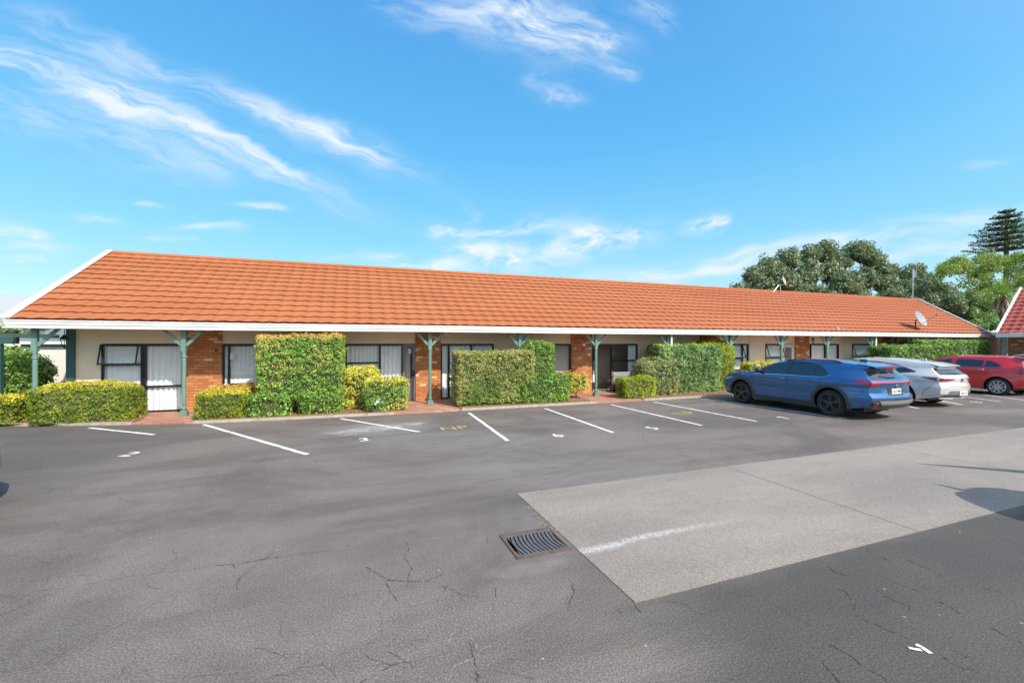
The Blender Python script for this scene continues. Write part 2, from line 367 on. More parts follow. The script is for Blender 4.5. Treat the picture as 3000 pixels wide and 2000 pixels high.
def tilemat(name, c1, c2):
    m = mat(name, c1, .72); t, b = tree(m)
    o = t.add('ShaderNodeTexCoord').outputs['Object']
    c = t.mix(t.rng(t.noise(t.vmap(o, (.25, 1, 1)), .8, 5, .6), .3, .7), (*c1, 1), (*c2, 1))
    c = t.mix(t.m('MULTIPLY', t.rng(t.xyz(o)[0], 2, 26), .55), c, (c1[0]*.98, c1[1]*.78, c1[2]*.85, 1))   # redder tone towards the right
    c = t.mix(t.m('MULTIPLY', t.rng(t.noise(o, 70, 3, .7), .45, .7), .34), c, (c1[0]*.55, c1[1]*.5, c1[2]*.5, 1))
    c = t.mix(t.m('MULTIPLY', t.rng(t.noise(t.vmap(o, (2.5, .5, .5)), 1.2, 4), .52, .75), .3), c, (c2[0]*1.05, c2[1]*1.12, c2[2]*1.12, 1))
    t.l.new(c, b.inputs['Base Color'])
    bn = t.add('ShaderNodeBump'); bn.inputs['Strength'].default_value = .35; bn.inputs['Distance'].default_value = .004
    t.l.new(t.noise(o, 220, 2), bn.inputs['Height']); t.l.new(bn.outputs[0], b.inputs['Normal'])
    return m

M = {}
M['asphalt'] = asphaltmat(); M['slab'] = concretemat()
M['tile'] = tilemat('terracotta_tile', (.36, .110, .034), (.41, .140, .048)); M['tile2'] = tilemat('dark_red_tile', (.30, .062, .038), (.38, .09, .052))
M['brick'] = brickmat('pillar_brick'); M['brickx'] = brickmat('side_brick', 'yz')
M['paver'] = brickmat('red_paver', 'xy', .23, .11, ((.40, .185, .125), (.52, .26, .18)), (.55, .36, .28), (.20, .12, .09), .006, .9)
M['cream'] = mottled('cream_wall', (.80, .64, .485), (.86, .70, .54), 1.2, .8, .1, 80)
M['cream2'] = mottled('pale_cream_wall', (.66, .61, .54), (.74, .69, .62), .9, .8, .1, 60)
M['white'] = mottled('white_gutter', (.64, .635, .62), (.72, .715, .70), 2, .4)
M['soffit'] = mat('soffit', (.78, .68, .54), .8)
M['teal'] = mottled('green_paint', (.120, .215, .18), (.155, .265, .22), 3, .5)
M['dteal'] = mat('dark_green_paint', (.03, .09, .085), .5)
M['frame'] = mat('dark_aluminium', (.018, .016, .018), .35, .2)
M['glass'] = glassmat('window_glass')
M['curtain'] = mat('white_curtain', (.88, .88, .89), .9); M['taupe'] = mottled('taupe_wall', (.42, .36, .31), (.46, .4, .34), 2, .9)
M['greydoor'] = mat('grey_door', (.17, .15, .16), .45); M['black'] = mat('black_plastic', (.012, .012, .013), .5); M['rubber'] = mottled('tyre_rubber', (.018, .018, .019), (.03, .03, .03), 20, .8)
M['wood'] = mat('wood', (.32, .17, .09), .5); M['chairfab'] = mat('grey_fabric', (.30, .32, .34), .9)
M['wpaint'] = mottled('white_line_paint', (.66, .65, .63), (.80, .80, .78), 9, .7)
def wornpaint(m):
    t, b = tree(m); o = t.add('ShaderNodeTexCoord').outputs['Object']; src = b.inputs['Base Color'].links[0].from_socket
    w = t.rng(t.m('ADD', t.m('MULTIPLY', t.noise(o, 60, 4, .8), .7), t.m('MULTIPLY', t.noise(o, 5, 3), .5)), .60, .74)
    t.l.new(t.mix(t.m('MULTIPLY', w, .75), src, (.17, .15, .135, 1)), b.inputs['Base Color'])
wornpaint(M['wpaint'])
M['ypaint'] = mottled('yellow_line_paint', (.42, .33, .10), (.28, .22, .12), 14, .8)
M['soil'] = mottled('garden_soil', (.10, .055, .035), (.30, .17, .10), 18, .95, .8, 50)
M['kerb'] = mottled('old_concrete', (.30, .25, .20), (.40, .34, .28), 6, .9, .5, 40)
M['crack'] = mottled('crack_dirt', (.045, .040, .036), (.10, .09, .08), 14, .95); M['seal'] = mottled('pale_sealant', (.23, .205, .175), (.17, .15, .13), 9, .95)
M['iron'] = mottled('cast_iron', (.16, .155, .165), (.11, .10, .10), 14, .6, .3, 60, metal=.3); M['rust'] = mottled('rusty_iron', (.085, .058, .050), (.14, .085, .065), 16, .85)
M['void'] = mat('drain_shade_black', (.004, .004, .004), .9)
M['steel'] = mat('galvanised', (.45, .46, .47), .4, .7); M['dish'] = mat('dish_grey', (.27, .31, .33), .5); M['dishp'] = mat('dish_pinkish', (.42, .33, .31), .6)
M['bark'] = mottled('bark', (.10, .07, .05), (.17, .13, .10), 6, .95); M['barkg'] = mottled('grey_bark', (.16, .14, .12), (.24, .21, .18), 3, .95)
M['corr'] = mat('white_corrugated_roof', (.36, .37, .39), .6, .0)
M['lamp'] = mat('lantern_glass', (.5, .48, .4), .2)
M['fwhite'] = mat('white_petal', (.85, .80, .80), .6)

# leaf palettes
L = {}
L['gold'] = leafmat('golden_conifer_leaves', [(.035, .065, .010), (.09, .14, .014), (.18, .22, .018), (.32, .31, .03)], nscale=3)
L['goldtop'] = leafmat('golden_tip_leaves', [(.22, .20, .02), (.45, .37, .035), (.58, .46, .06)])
L['green'] = leafmat('green_hedge_leaves', [(.020, .05, .012), (.05, .125, .02), (.10, .22, .035), (.20, .32, .07)], gloss=.6)
L['tall'] = leafmat('camellia_leaves', [(.03, .07, .015), (.08, .18, .025), (.16, .28, .045), (.34, .34, .07), (.48, .26, .07)], gloss=.6)
L['orange'] = leafmat('orange_tip_leaves', [(.14, .14, .02), (.36, .22, .045), (.52, .27, .07), (.58, .36, .10)])
L['olive'] = leafmat('olive_hedge_leaves', [(.05, .07, .02), (.13, .16, .04), (.24, .25, .065), (.36, .33, .12), (.30, .19, .10)])
L['bright'] = leafmat('bright_green_leaves', [(.03, .065, .012), (.08, .155, .022), (.15, .26, .04), (.28, .36, .08)], gloss=.6)
L['yel'] = leafmat('yellow_green_leaves', [(.16, .17, .02), (.38, .33, .04), (.56, .45, .07), (.60, .50, .16)])
L['lime'] = leafmat('lime_conifer_leaves', [(.07, .10, .012), (.17, .22, .015), (.30, .33, .02), (.40, .42, .04)])
L['box'] = leafmat('variegated_hedge_leaves', [(.03, .065, .02), (.08, .15, .04), (.17, .27, .08), (.38, .46, .20)], gloss=.7)
L['mix'] = leafmat('mixed_shrub_leaves', [(.04, .07, .025), (.12, .15, .045), (.22, .24, .08), (.42, .28, .17)], gloss=.6)
L['pohu'] = leafmat('grey_green_tree_leaves', [(.035, .055, .025), (.075, .105, .05), (.14, .175, .095), (.20, .235, .14)], gloss=.3, trans=.15, nscale=.5)
L['decid'] = leafmat('yellow_green_tree_leaves', [(.04, .075, .018), (.09, .15, .028), (.18, .235, .045), (.30, .30, .08)], trans=.35, nscale=.35)
L['pine'] = leafmat('pine_needles', [(.015, .035, .015), (.045, .08, .025), (.09, .13, .035)], trans=.1)
L['spike'] = leafmat('strap_leaves', [(.08, .14, .03), (.18, .28, .06), (.30, .40, .12)])
L['dead'] = leafmat('dead_strap_leaves', [(.16, .12, .07), (.30, .23, .15)])
L['litter'] = leafmat('fallen_leaves', [(.14, .07, .03), (.30, .15, .06), (.42, .22, .10), (.5, .36, .22)])
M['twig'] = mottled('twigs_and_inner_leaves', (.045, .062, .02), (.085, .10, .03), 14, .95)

# ------------------------------------------------------------------ foliage
def leafcloud(P, N, size, aspect=1.8, jit=.8, tilt=None, bend=0):
    """one rhombus per leaf -> verts (n*4,3)"""
    n = len(P); D = N + rng.normal(0, jit, (n, 3)); D /= np.linalg.norm(D, axis=1)[:, None]+1e-9
    T = rng.normal(0, 1, (n, 3))
    if tilt is not None: T = T*.5 + np.array(tilt)
    T -= D*np.sum(T*D, axis=1)[:, None]; T /= np.linalg.norm(T, axis=1)[:, None]+1e-9
    B = np.cross(D, T); s = size*rng.uniform(.6, 1.35, (n, 1))
    A = np.stack([P - T*s*.5, P + B*s*.5/aspect + D*s*.06, P + T*s*.5, P - B*s*.5/aspect + D*s*.06], 1)
    return A.reshape(-1, 3)
def quadmesh(name, V, mats, mi=None, parent=None, extra=None):
    """V (n*4,3) leaf quads + optional extra MB geometry (material slot 1)"""
    off = np.array(parent_origin(parent)) if parent is not None else np.zeros(3)
    n = len(V)//4; me = bpy.data.meshes.new(name)
    ev = np.zeros((0, 3)); ef = []
    if extra is not None: ev = np.array(extra.v); ef = extra.f
    nv = len(V)+len(ev); me.vertices.add(nv); me.vertices.foreach_set('co', (np.vstack([V, ev]) - off).ravel())
    loops = list(range(n*4)); starts = list(range(0, n*4, 4)); tot = [4]*n; k = n*4
    for f in ef:
        starts.append(k); tot.append(len(f)); loops += [len(V)+i for i in f]; k += len(f)
    me.loops.add(len(loops)); me.loops.foreach_set('vertex_index', loops)
    me.polygons.add(len(starts)); me.polygons.foreach_set('loop_start', starts); me.polygons.foreach_set('loop_total', tot)
    for m in mats: me.materials.append(m)
    idx = np.zeros(len(starts), dtype=np.int32)
    if mi is not None: idx[:n] = mi
    idx[n:] = len(mats)-1
    me.polygons.foreach_set('material_index', idx); me.update(calc_edges=True); me.validate()
    o = bpy.data.objects.new(name, me); COL.objects.link(o)
    if parent is not None: o.parent = parent
    return o
def wob(P, amp, f=2.2, seed=0):
    a = np.sin(P[:, 0]*f+seed)+np.sin(P[:, 1]*f*1.3+seed*2.1+1)+np.sin(P[:, 2]*f*1.7+seed*.7)+.6*np.sin((P[:, 0]+P[:, 2])*f*2.9+seed)
    return amp*a/3
def clump(P, N, rc, frac=.8, k=1.7, area=None):
    """gather most leaves into small tufts so the surface has lit and dark clumps"""
    n = len(P); K = max(8, int((area or 1)*k/(math.pi*rc*rc))); ci = rng.integers(0, n, K); C, CN = P[ci], N[ci]
    R_ = rc*rng.uniform(.65, 1.35, K); a = rng.integers(0, K, n); D = rng.normal(0, 1, (n, 3)); D /= np.linalg.norm(D, axis=1)[:, None]
    D = D+CN[a]*.85; D /= np.linalg.norm(D, axis=1)[:, None]+1e-9; Q = C[a]-CN[a]*rc*.6+D*(R_[a]*rng.uniform(.6, 1.05, n))[:, None]
    m = (rng.uniform(0, 1, n) < frac)[:, None]; return np.where(m, Q, P), np.where(m, D, N)
def rbox_pts(n, c, h, r, bottom=False):
    """random points + normals on a rounded box, centre c, half size h"""
    h = np.array(h, float); r = min(r, *h); A = np.array([h[1]*h[2], h[1]*h[2], h[0]*h[2], h[0]*h[2], h[0]*h[1], h[0]*h[1]*(.3 if bottom else 0)])
    k = rng.choice(6, n, p=A/A.sum()); P = rng.uniform(-1, 1, (n, 3)); ax = k//2; sg = np.where(k % 2 == 0, 1., -1.)
    P[np.arange(n), ax] = sg; P *= h; I = np.clip(P, -(h-r), h-r); D = P-I; l = np.linalg.norm(D, axis=1)[:, None]
    N = D/np.maximum(l, 1e-6); return I+N*r+np.array(c), N
def rbox_mesh(mb, c, h, r, k=7, amp=.03, seed=0):
    h = np.array(h, float); r = min(r, *h); g = np.linspace(-1, 1, k)
    for ax in range(3):
        for sg in (-1, 1):
            a, b = np.meshgrid(g, g, indexing='ij'); P = np.zeros((k*k, 3)); o = [i for i in range(3) if i != ax]
            P[:, ax] = sg; P[:, o[0]] = a.ravel(); P[:, o[1]] = b.ravel(); P *= h
            I = np.clip(P, -(h-r), h-r); D = P-I; N = D/np.maximum(np.linalg.norm(D, axis=1)[:, None], 1e-6)
            Q = I+N*r+np.array(c); Q += N*wob(Q, amp, seed=seed)[:, None]
            mb.grid(Q.reshape(k, k, 3))
def shrub(name, label, cat, c, h, r, leaf, size, dens, amp=.04, top=None, topfrac=.2, depth=.13, blobs=None, group=None, aspect=1.8, tilt=None, seed=None, holes=0, jit=.6, core=True, trunk=True, rc=None, low=None):
    """clipped shrub: c = centre of its base, h = half width, half depth, height. blobs = extra lobes (dx,dy,dz,hx,hy,hz)"""
    sd_ = rng.uniform(0, 9) if seed is None else seed
    root = thing(name, label, cat, (c[0], c[1], 0.0), group=group)
    zb_ = -r*.75 if (c[2] < .1 and r > .12) else 0
    parts = [((c[0], c[1], (h[2]+zb_)/2+c[2]), (h[0], h[1], (h[2]-zb_)/2), r)]
    for b_ in (blobs or []): parts.append(((c[0]+b_[0], c[1]+b_[1], b_[2]), b_[3:6], min(b_[3:6])))
    Vs, mi = [], []; core_mb = MB()
    for (cc, hh, rr) in parts:
        area = 4*(hh[0]*hh[2]*2+hh[1]*hh[2]*2+hh[0]*hh[1]); n = int(area*dens)
        P, N = rbox_pts(n, cc, hh, rr, True); P = P+N*wob(P, amp, seed=sd_)[:, None]+N*wob(P, amp*.5, 9, sd_)[:, None]
        dep = rng.beta(1.2, 2.2, (n, 1))*depth - size*.25; P = P-N*dep
        if holes:
            hf = np.sin(P[:, 0]*7+sd_)*np.sin(P[:, 2]*8+sd_*2)+.5*np.sin(P[:, 0]*17)*np.sin(P[:, 2]*13+1)
            keep = hf < 1-holes; P, N = P[keep], N[keep]
        P, N = clump(P, N, rc or size*1.7, area=area); kp = P[:, 2] > .055; P, N = P[kp], N[kp]; P[:, 2] = np.maximum(P[:, 2], .075)
        Vs.append(leafcloud(P, N+np.array([0, 0, .15]), size, aspect, jit, tilt))
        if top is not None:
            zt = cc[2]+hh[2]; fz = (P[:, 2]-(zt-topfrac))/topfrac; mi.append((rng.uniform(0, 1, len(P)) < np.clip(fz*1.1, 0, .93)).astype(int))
        else: mi.append(np.zeros(len(P), int))
        if low is not None:
            q = mi[-1]; z_ = (P[:, 2]-c[2])/h[2]+.18*np.sin(P[:, 0]*4+sd_)+.1*np.sin(P[:, 0]*9); q[(rng.uniform(0, 1, len(P)) < np.clip((low[1]-z_)*5, 0, .85))] = 1 if top is None else 2
        # stray shoots breaking the outline
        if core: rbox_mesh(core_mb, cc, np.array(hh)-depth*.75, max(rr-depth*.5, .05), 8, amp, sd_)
    ns = int(110*h[0]*2); P, N = rbox_pts(ns, parts[0][0], parts[0][1], r); kp = P[:, 2] > .2; P, N = P[kp], N[kp]; ns = len(P); P += N*rng.uniform(0, .08, (ns, 1))+N*wob(P, amp, seed=sd_)[:, None]
    Vs.append(leafcloud(P, N, size*1.1, aspect, 1.2, (0, 0, .8))); mi.append((P[:, 2] > h[2]+c[2]-topfrac).astype(int) if top is not None else np.zeros(ns, int))
    mats = [leaf]+([top] if top is not None else [])+([low[0]] if low is not None else [])+[M['twig']]
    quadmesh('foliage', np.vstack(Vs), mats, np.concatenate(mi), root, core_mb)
    if trunk:
        mb = MB()
        for k in range(max(2, int(h[0]*3))):
            x = c[0]+rng.uniform(-h[0]*.7, h[0]*.7); y = c[1]+rng.uniform(-h[1]*.3, h[1]*.3)
            mb.tube([(x, y, 0), (x+rng.uniform(-.08, .08), y, .2), (x+rng.uniform(-.15, .15), y, h[2]*.55)], [.022, .018, .01], 6)
        mb.build('stem', M['bark'], root)
    return root
def hedge_uv(u0, u1, vt, vb, Yf, depth, z0=.05):
    """box under a photographed outline: front face in plane Yf"""
    x0, x1 = PX(u0, Yf), PX(u1, Yf); zt = PZ((u0+u1)/2, vt, Yf)
    return ((x0+x1)/2, Yf+depth/2, z0), (abs(x1-x0)/2, depth/2, zt-z0)

# ------------------------------------------------------------------ text
def text_mesh(s, size, mat_, name, parent, mtx, extrude=.001, bold=0):
    cu = bpy.data.curves.new(name, 'FONT'); cu.body = s; cu.size = size; cu.extrude = extrude; cu.align_x = 'CENTER'; cu.align_y = 'CENTER'; cu.offset = bold
    to = bpy.data.objects.new(name, cu); COL.objects.link(to)
    dg = bpy.context.evaluated_depsgraph_get(); me = bpy.data.meshes.new_from_object(to.evaluated_get(dg)); bpy.data.objects.remove(to)
    off = Vector(parent_origin(parent)) if parent is not None else Vector()
    me.transform(Matrix.Translation(-off) @ mtx); me.materials.clear(); me.materials.append(mat_); me.name = name
    o = bpy.data.objects.new(name, me); COL.objects.link(o)
    if parent is not None: o.parent = parent
    return o

# ================================================================== GROUND
def ground():
    mb = MB(); xs = [-400, -60, -20, 0, 20, 60, 400]
    mb.quad((-600, -600, 0), (900, -600, 0), (900, 900, 0), (-600, 900, 0))
    g = struct(mb.build('ground', M['asphalt'])); return g
gnd = ground()
XS, YS0, YS1 = 1.93, 2.62, 5.04
mb = MB(); mb.box(XS, 60, YS0, YS1, -.05, .006)
slab = struct(mb.build('concrete_drive', M['slab']))
jm = MB()
for xj in (5.35, 9.2, 13.0, 17.0, 21): jm.quad((xj, YS0, .0085), (xj+.006, YS0, .0085), (xj+.024, YS1, .0085), (xj+.018, YS1, .0085))
jm.build('slab_joint', M['crack'], slab)

def flat_line(p, q, w, z=.004):
    p, q = Vector((*p, z)), Vector((*q, z)); d = (q-p).normalized(); n = Vector((-d.y, d.x, 0))*w/2
    mb = MB(); k = 26; pts = []
    for i in range(k+1):
        e = .004*random.uniform(-1, 1); c = p.lerp(q, i/k); pts.append((c+n*(1+e/w*3), c-n*(1-e/w*3)))
    for i in range(k): mb.quad(pts[i][0], pts[i][1], pts[i+1][1], pts[i+1][0])
    return mb
LN = [((262, 1253), (452, 1273)), ((596, 1243), (900, 1331)), ((998, 1226), (1230, 1265)), ((1374, 1209), (1488, 1291)), ((1596, 1196), (1797, 1267)),
      ((1790, 1185), (2056, 1246)), ((1914, 1177), (2216, 1234)), ((2062, 1168), (2480, 1226)), ((2620, 1181), (2690, 1196)), ((2700, 1163), (2820, 1186)), ((2790, 1158), (2932, 1176)), ((2880, 1156), (3050, 1178))]
for i, (a, b_) in enumerate(LN):
    A, B = G(*a), G(*b_); flat_line(A, B, .085).build('bay_line', M['wpaint'], gnd)
flat_line((-7.2, 7.45), (-3.98, 6.4), .09).build('bay_line', M['wpaint'], gnd)
def gtext(s, u, v, size, mm, rot=0, sx=1):
    x, y = G(u, v); mtx = Matrix.Translation((x, y, .005)) @ Matrix.Rotation(rot, 4, 'Z') @ Matrix.Diagonal((sx, 1, 1, 1))
    return text_mesh(s, size, mm, 'bay_number' if s.isdigit() else 'no_parking_letters', gnd, mtx, 0, .008)
gtext('2', 380, 1331, .42, M['wpaint'], -.35); gtext('3', 1066, 1288, .42, M['wpaint'], .1); gtext('NP', 1330, 1254, .5, M['ypaint'], .05)
gtext('6', 1634, 1276, .42, M['wpaint'], .3); gtext('5', 1912, 1254, .42, M['wpaint'], .3); gtext('NP', 2008, 1211, .55, M['ypaint'], .2)
gtext('7', 2298, 1224, .42, M['wpaint'], .2); gtext('8', 2862, 1178, .42, M['wpaint'], .2)
for kk, (pts, w) in enumerate((([(2683, 1888), (2700, 1896), (2712, 1904), (2728, 1915)], .028), ([(2662, 1899), (2680, 1903), (2700, 1906)], .024))):
    ym = MB()
    g_ = [Vector((*G(*p), .005+.002*kk)) for p in pts]
    for i in range(len(g_)-1):
        d = (g_[i+1]-g_[i]).normalized(); n = Vector((-d.y, d.x, 0))*w/2; e = d*.01
        ym.quad(g_[i]+n, g_[i]-n, g_[i+1]-n, g_[i+1]+n)
    ym.build('bay_number', M['wpaint'], gnd)

# cracks
CZ = [0]
def crackline(mb, pts, w, sub=7, z=.003, rough=.35):
    CZ[0] = (CZ[0]+1) % 40; z = z+CZ[0]*.00003
    P = [Vector((*G(u, v), z)) for u, v in pts]; Q = [P[0]]
    for a, b in zip(P, P[1:]):
        for k in range(1, sub+1):
            c = a.lerp(b, k/sub); d = (b-a); L_ = d.length; n = Vector((-d.y, d.x, 0)).normalized()
            Q.append(c + n*random.uniform(-1, 1)*L_/sub*rough*(0 if k == sub else 1))
    prev = None
    for i, c in enumerate(Q):
        d = (Q[min(i+1, len(Q)-1)]-Q[max(i-1, 0)]).normalized(); n = Vector((-d.y, d.x, 0))
        ww = w*random.choice((.1, .2, .5, .8, 1.0, 1.7))*(.2 if i in (0, len(Q)-1) else 1)
        cur = (c+n*ww/2, c-n*ww/2)
        if prev: mb.quad(prev[0], prev[1], cur[1], cur[0])
        prev = cur
def conv(l, ox, oy, s): return [(ox+x/s, oy+y/s) for x, y in l]
C1 = [[(520, 325), (600, 308), (750, 298), (930, 270), (1100, 240), (1240, 228), (1310, 215)], [(985, 230), (930, 270), (860, 320), (790, 375), (770, 420), (775, 455)],
      [(750, 298), (756, 325)], [(1745, 165), (1760, 210), (1735, 260), (1775, 320), (1755, 380), (1740, 450)], [(1510, 315), (1590, 360), (1640, 388), (1750, 398), (1870, 395), (1960, 350)],
      [(1625, 400), (1665, 470), (1700, 515)], [(1980, 420), (1920, 520)], [(2255, 430), (2240, 570)], [(2200, 95), (2210, 180)], [(2100, 740), (2140, 860), (2160, 975)]]
C2 = [[(0, 385), (130, 370), (300, 350), (520, 325), (600, 308)], [(1310, 215), (1500, 200), (1580, 185), (1730, 160), (1900, 150), (2050, 145)],
      [(1700, 515), (1790, 530), (1860, 512), (1930, 520), (2015, 545), (2030, 620), (2010, 700), (1970, 790)], [(2015, 640), (2100, 680), (2150, 790), (2240, 770)],
      [(2180, 780), (2150, 830), (2080, 860), (2010, 890), (1990, 980)], [(1100, 325), (1190, 345)], [(1960, 350), (2010, 350)]]
C3 = [[(930, 90), (1080, 190), (1250, 250), (1400, 330)], [(640, 320), (800, 380), (960, 450), (1180, 520)], [(640, 480), (760, 560), (900, 640), (1040, 680), (1050, 740)], [(1350, 620), (1500, 690), (1640, 780)],
      [(200, 490), (310, 520), (380, 620), (430, 700), (380, 790)], [(430, 800), (560, 860), (680, 910), (860, 990), (1040, 1060)], [(70, 1100), (250, 1190), (360, 1250), (520, 1390), (740, 1500), (800, 1568)],
      [(1400, 1240), (1520, 1340), (1660, 1400), (1800, 1420)], [(1550, 1190), (1750, 1300)], [(0, 1290), (130, 1440), (250, 1568)], [(1740, 430), (1900, 480), (2100, 530)], [(1980, 930), (2120, 1010), (2350, 1120)],
      [(100, 220), (180, 290), (330, 340)], [(850, 180), (640, 100), (500, 0)]]
C4 = [[(1790, 1450), (1900, 1568)], [(1040, 1160), (1090, 1200), (1110, 1320), (1060, 1400), (1040, 1520)], [(1600, 1510), (1660, 1568)]]
mb = MB()
for l in C1: crackline(mb, conv(l, 300, 1500, 1.96), .008)
for l in C3: crackline(mb, conv(l, 2400, 1600, 3.92), .008, rough=.25)
for l in C4: crackline(mb, conv(l, 1400, 1400, 3.92), .009)
for k in range(7):
    u, v = random.uniform(300, 2400), random.uniform(1700, 1990); l = [(u, v)]; a = random.uniform(-.3, .9)
    for j in range(5): l.append((l[-1][0]+random.uniform(15, 40)*math.cos(a), l[-1][1]+random.uniform(12, 30)*math.sin(a))); a += random.uniform(-.6, .6)
    crackline(mb, l, .004)
mb.build('crack', M['crack'], gnd)
mb = MB()
for l in C2: crackline(mb, conv(l, 300, 1500, 1.96), .012, z=.002)
mb.build('crack_dust', M['seal'], gnd)
# grit and fallen leaf litter along kerb
P = []
for k in range(260):
    P.append((random.uniform(-3.3, 9), 11.72+random.expovariate(6)*-1+.15, .006))
P = np.array(P); V = leafcloud(P, np.tile((0, 0, 1.), (len(P), 1)), .035, 1.7, .25)
gp = []
for k in range(60):
    x, y = G(random.uniform(1530, 1625), random.uniform(1480, 1560)); gp.append((1.9+random.uniform(-.06, .05), random.uniform(3.9, 4.6), .009))
V2 = leafcloud(np.array(gp), np.tile((0, 0, 1.), (len(gp), 1)), .02, 1.7, .25)
tag(quadmesh('fallen_leaves', np.vstack([V, V2]), [L['litter']]), 'brown fallen leaves scattered on the asphalt below the garden beds', 'leaf litter', kind='stuff')

# drain grate
def grate():
    r = thing('drain_grate', 'rusty cast iron drain grate with curved slots beside the concrete strip corner', 'drain', (1.6, 3.74, 0))
    x0, x1, y0, y1 = 1.37, 1.86, 3.53, 3.95
    f = MB(); w = .028
    f.box(x0-w, x1+w, y1, y1+w*1.8, -.02, .012); f.box(x0-w, x1+w, y0-w, y0, -.02, .012); f.box(x0-w, x0, y0, y1, -.02, .012); f.box(x1, x1+w*.5, y0, y1, -.02, .012)
    f.build('frame', M['rust'], r, bevel=.003)
    b = MB(); n = 12; pitch = (x1-x0)/n
    b.box(x0, x1, y0, y0+.025, -.03, .009); b.box(x0, x1, y1-.025, y1, -.03, .009)
    for i in range(n+1):
        xc = x0+i*pitch
        for k in range(8):
            ya, yb = y0+.025+(y1-y0-.05)*k/8, y0+.025+(y1-y0-.05)*(k+1)/8
            f1 = lambda y: .035*math.sin(math.pi*(y-y0)/(y1-y0))*-1
            ca, cb = xc+f1(ya), xc+f1(yb); hw_ = pitch*.30
            ca = min(max(ca, x0+hw_), x1-hw_); cb = min(max(cb, x0+hw_), x1-hw_)
            n0 = len(b.v)
            b.v += [(ca-hw_, ya, .009), (ca+hw_, ya, .009), (cb+hw_, yb, .009), (cb-hw_, yb, .009), (ca-hw_, ya, -.03), (ca+hw_, ya, -.03), (cb+hw_, yb, -.03), (cb-hw_, yb, -.03)]
            for q in ((0, 1, 2, 3), (0, 3, 7, 4), (1, 5, 6, 2)): b.f.append(tuple(n0+i_ for i_ in q)); b.mi.append(0)
    b.build('grate_bars', M['iron'], r)
    h = MB(); h.quad((x0, y0, .0045), (x1, y0, .0045), (x1, y1, .0045), (x0, y1, .0045)); h.build('drain_shade', M['void'], r)  # flat black sheet below the bar tops stands in for shade in the drain
grate()

# veranda paving, beds, kerb
EDGE = [(-12, 13.9), (-8.6, 13.7), (-6.9, 13.05), (-5.2, 12.55), (-3.6, 12.15), (-1.2, 11.95), (1.2, 11.85), (60, 11.78)]
def edgeY(x):
    return float(np.interp(x, [e[0] for e in EDGE], [e[1] for e in EDGE]))
def strip(x0, x1, yb, z, m_, name, inset=0., step=.4):
    mb = MB(); n = max(2, int((x1-x0)/step)); xs = np.linspace(x0, x1, n+1)
    for a, b in zip(xs, xs[1:]):
        ya, y_ = edgeY(a)+inset, edgeY(b)+inset
        mb.quad((a, ya, z), (b, y_, z), (b, yb, z), (a, yb, z)); mb.quad((a, ya, 0), (b, y_, 0), (b, y_, z), (a, ya, z))
    mb.quad((x0, edgeY(x0)+inset, 0), (x0, edgeY(x0)+inset, z), (x0, yb, z), (x0, yb, 0)); mb.quad((x1, edgeY(x1)+inset, z), (x1, edgeY(x1)+inset, 0), (x1, yb, 0), (x1, yb, z))
    return mb
struct(strip(-11, 45, 14.32, .035, M['paver'], '').build('veranda_paving', M['paver']))
BEDS = [(-11, PX(392, 12.6)), (PX(575, 12.4), PX(1150, 12.2)), (PX(1345, 12.2), PX(1730, 12.2)), (PX(1868, 12.2), 40)]
for i, (a, b_) in enumerate(BEDS):
    struct(strip(a, b_, 13.18, .055, None, '', .06).build('garden_bed', M['soil']))
    k = MB(); n = int((b_-a)/.6); xs = np.linspace(a, b_, n+1)
    for p, q in zip(xs, xs[1:]):
        yp, yq = edgeY(p)-.012, edgeY(q)-.012; h0 = .062
        k.quad((p, yp, 0), (q, yq, 0), (q, yq+.01, h0), (p, yp+.01, h0)); k.quad((p, yp+.01, h0), (q, yq+.01, h0), (q, yq+.09, h0), (p, yp+.09, h0)); k.quad((p, yp+.09, h0), (q, yq+.09, h0), (q, yq+.09, 0), (p, yp+.09, 0))
    for e, yy in ((a, edgeY(a)), (b_, edgeY(b_))):
        k.quad((e, yy-.012, 0), (e, yy+.078, 0), (e, yy+.078, .062), (e, yy-.002, .062))
    struct(k.build('kerb', M['kerb']))
    n = int((b_-a)*90); xx = rng.uniform(a, b_, n); P = np.stack([xx, np.array([edgeY(x) for x in xx])+rng.uniform(.0, .9, n), np.full(n, .066)], 1)
    tag(quadmesh('bed_leaf_litter', leafcloud(P, np.tile((0, 0, 1.), (n, 1)), .045, 1.7, .3), [L['litter']]), None, None, kind='stuff')['label'] = 'dry orange leaf litter covering the garden bed soil'

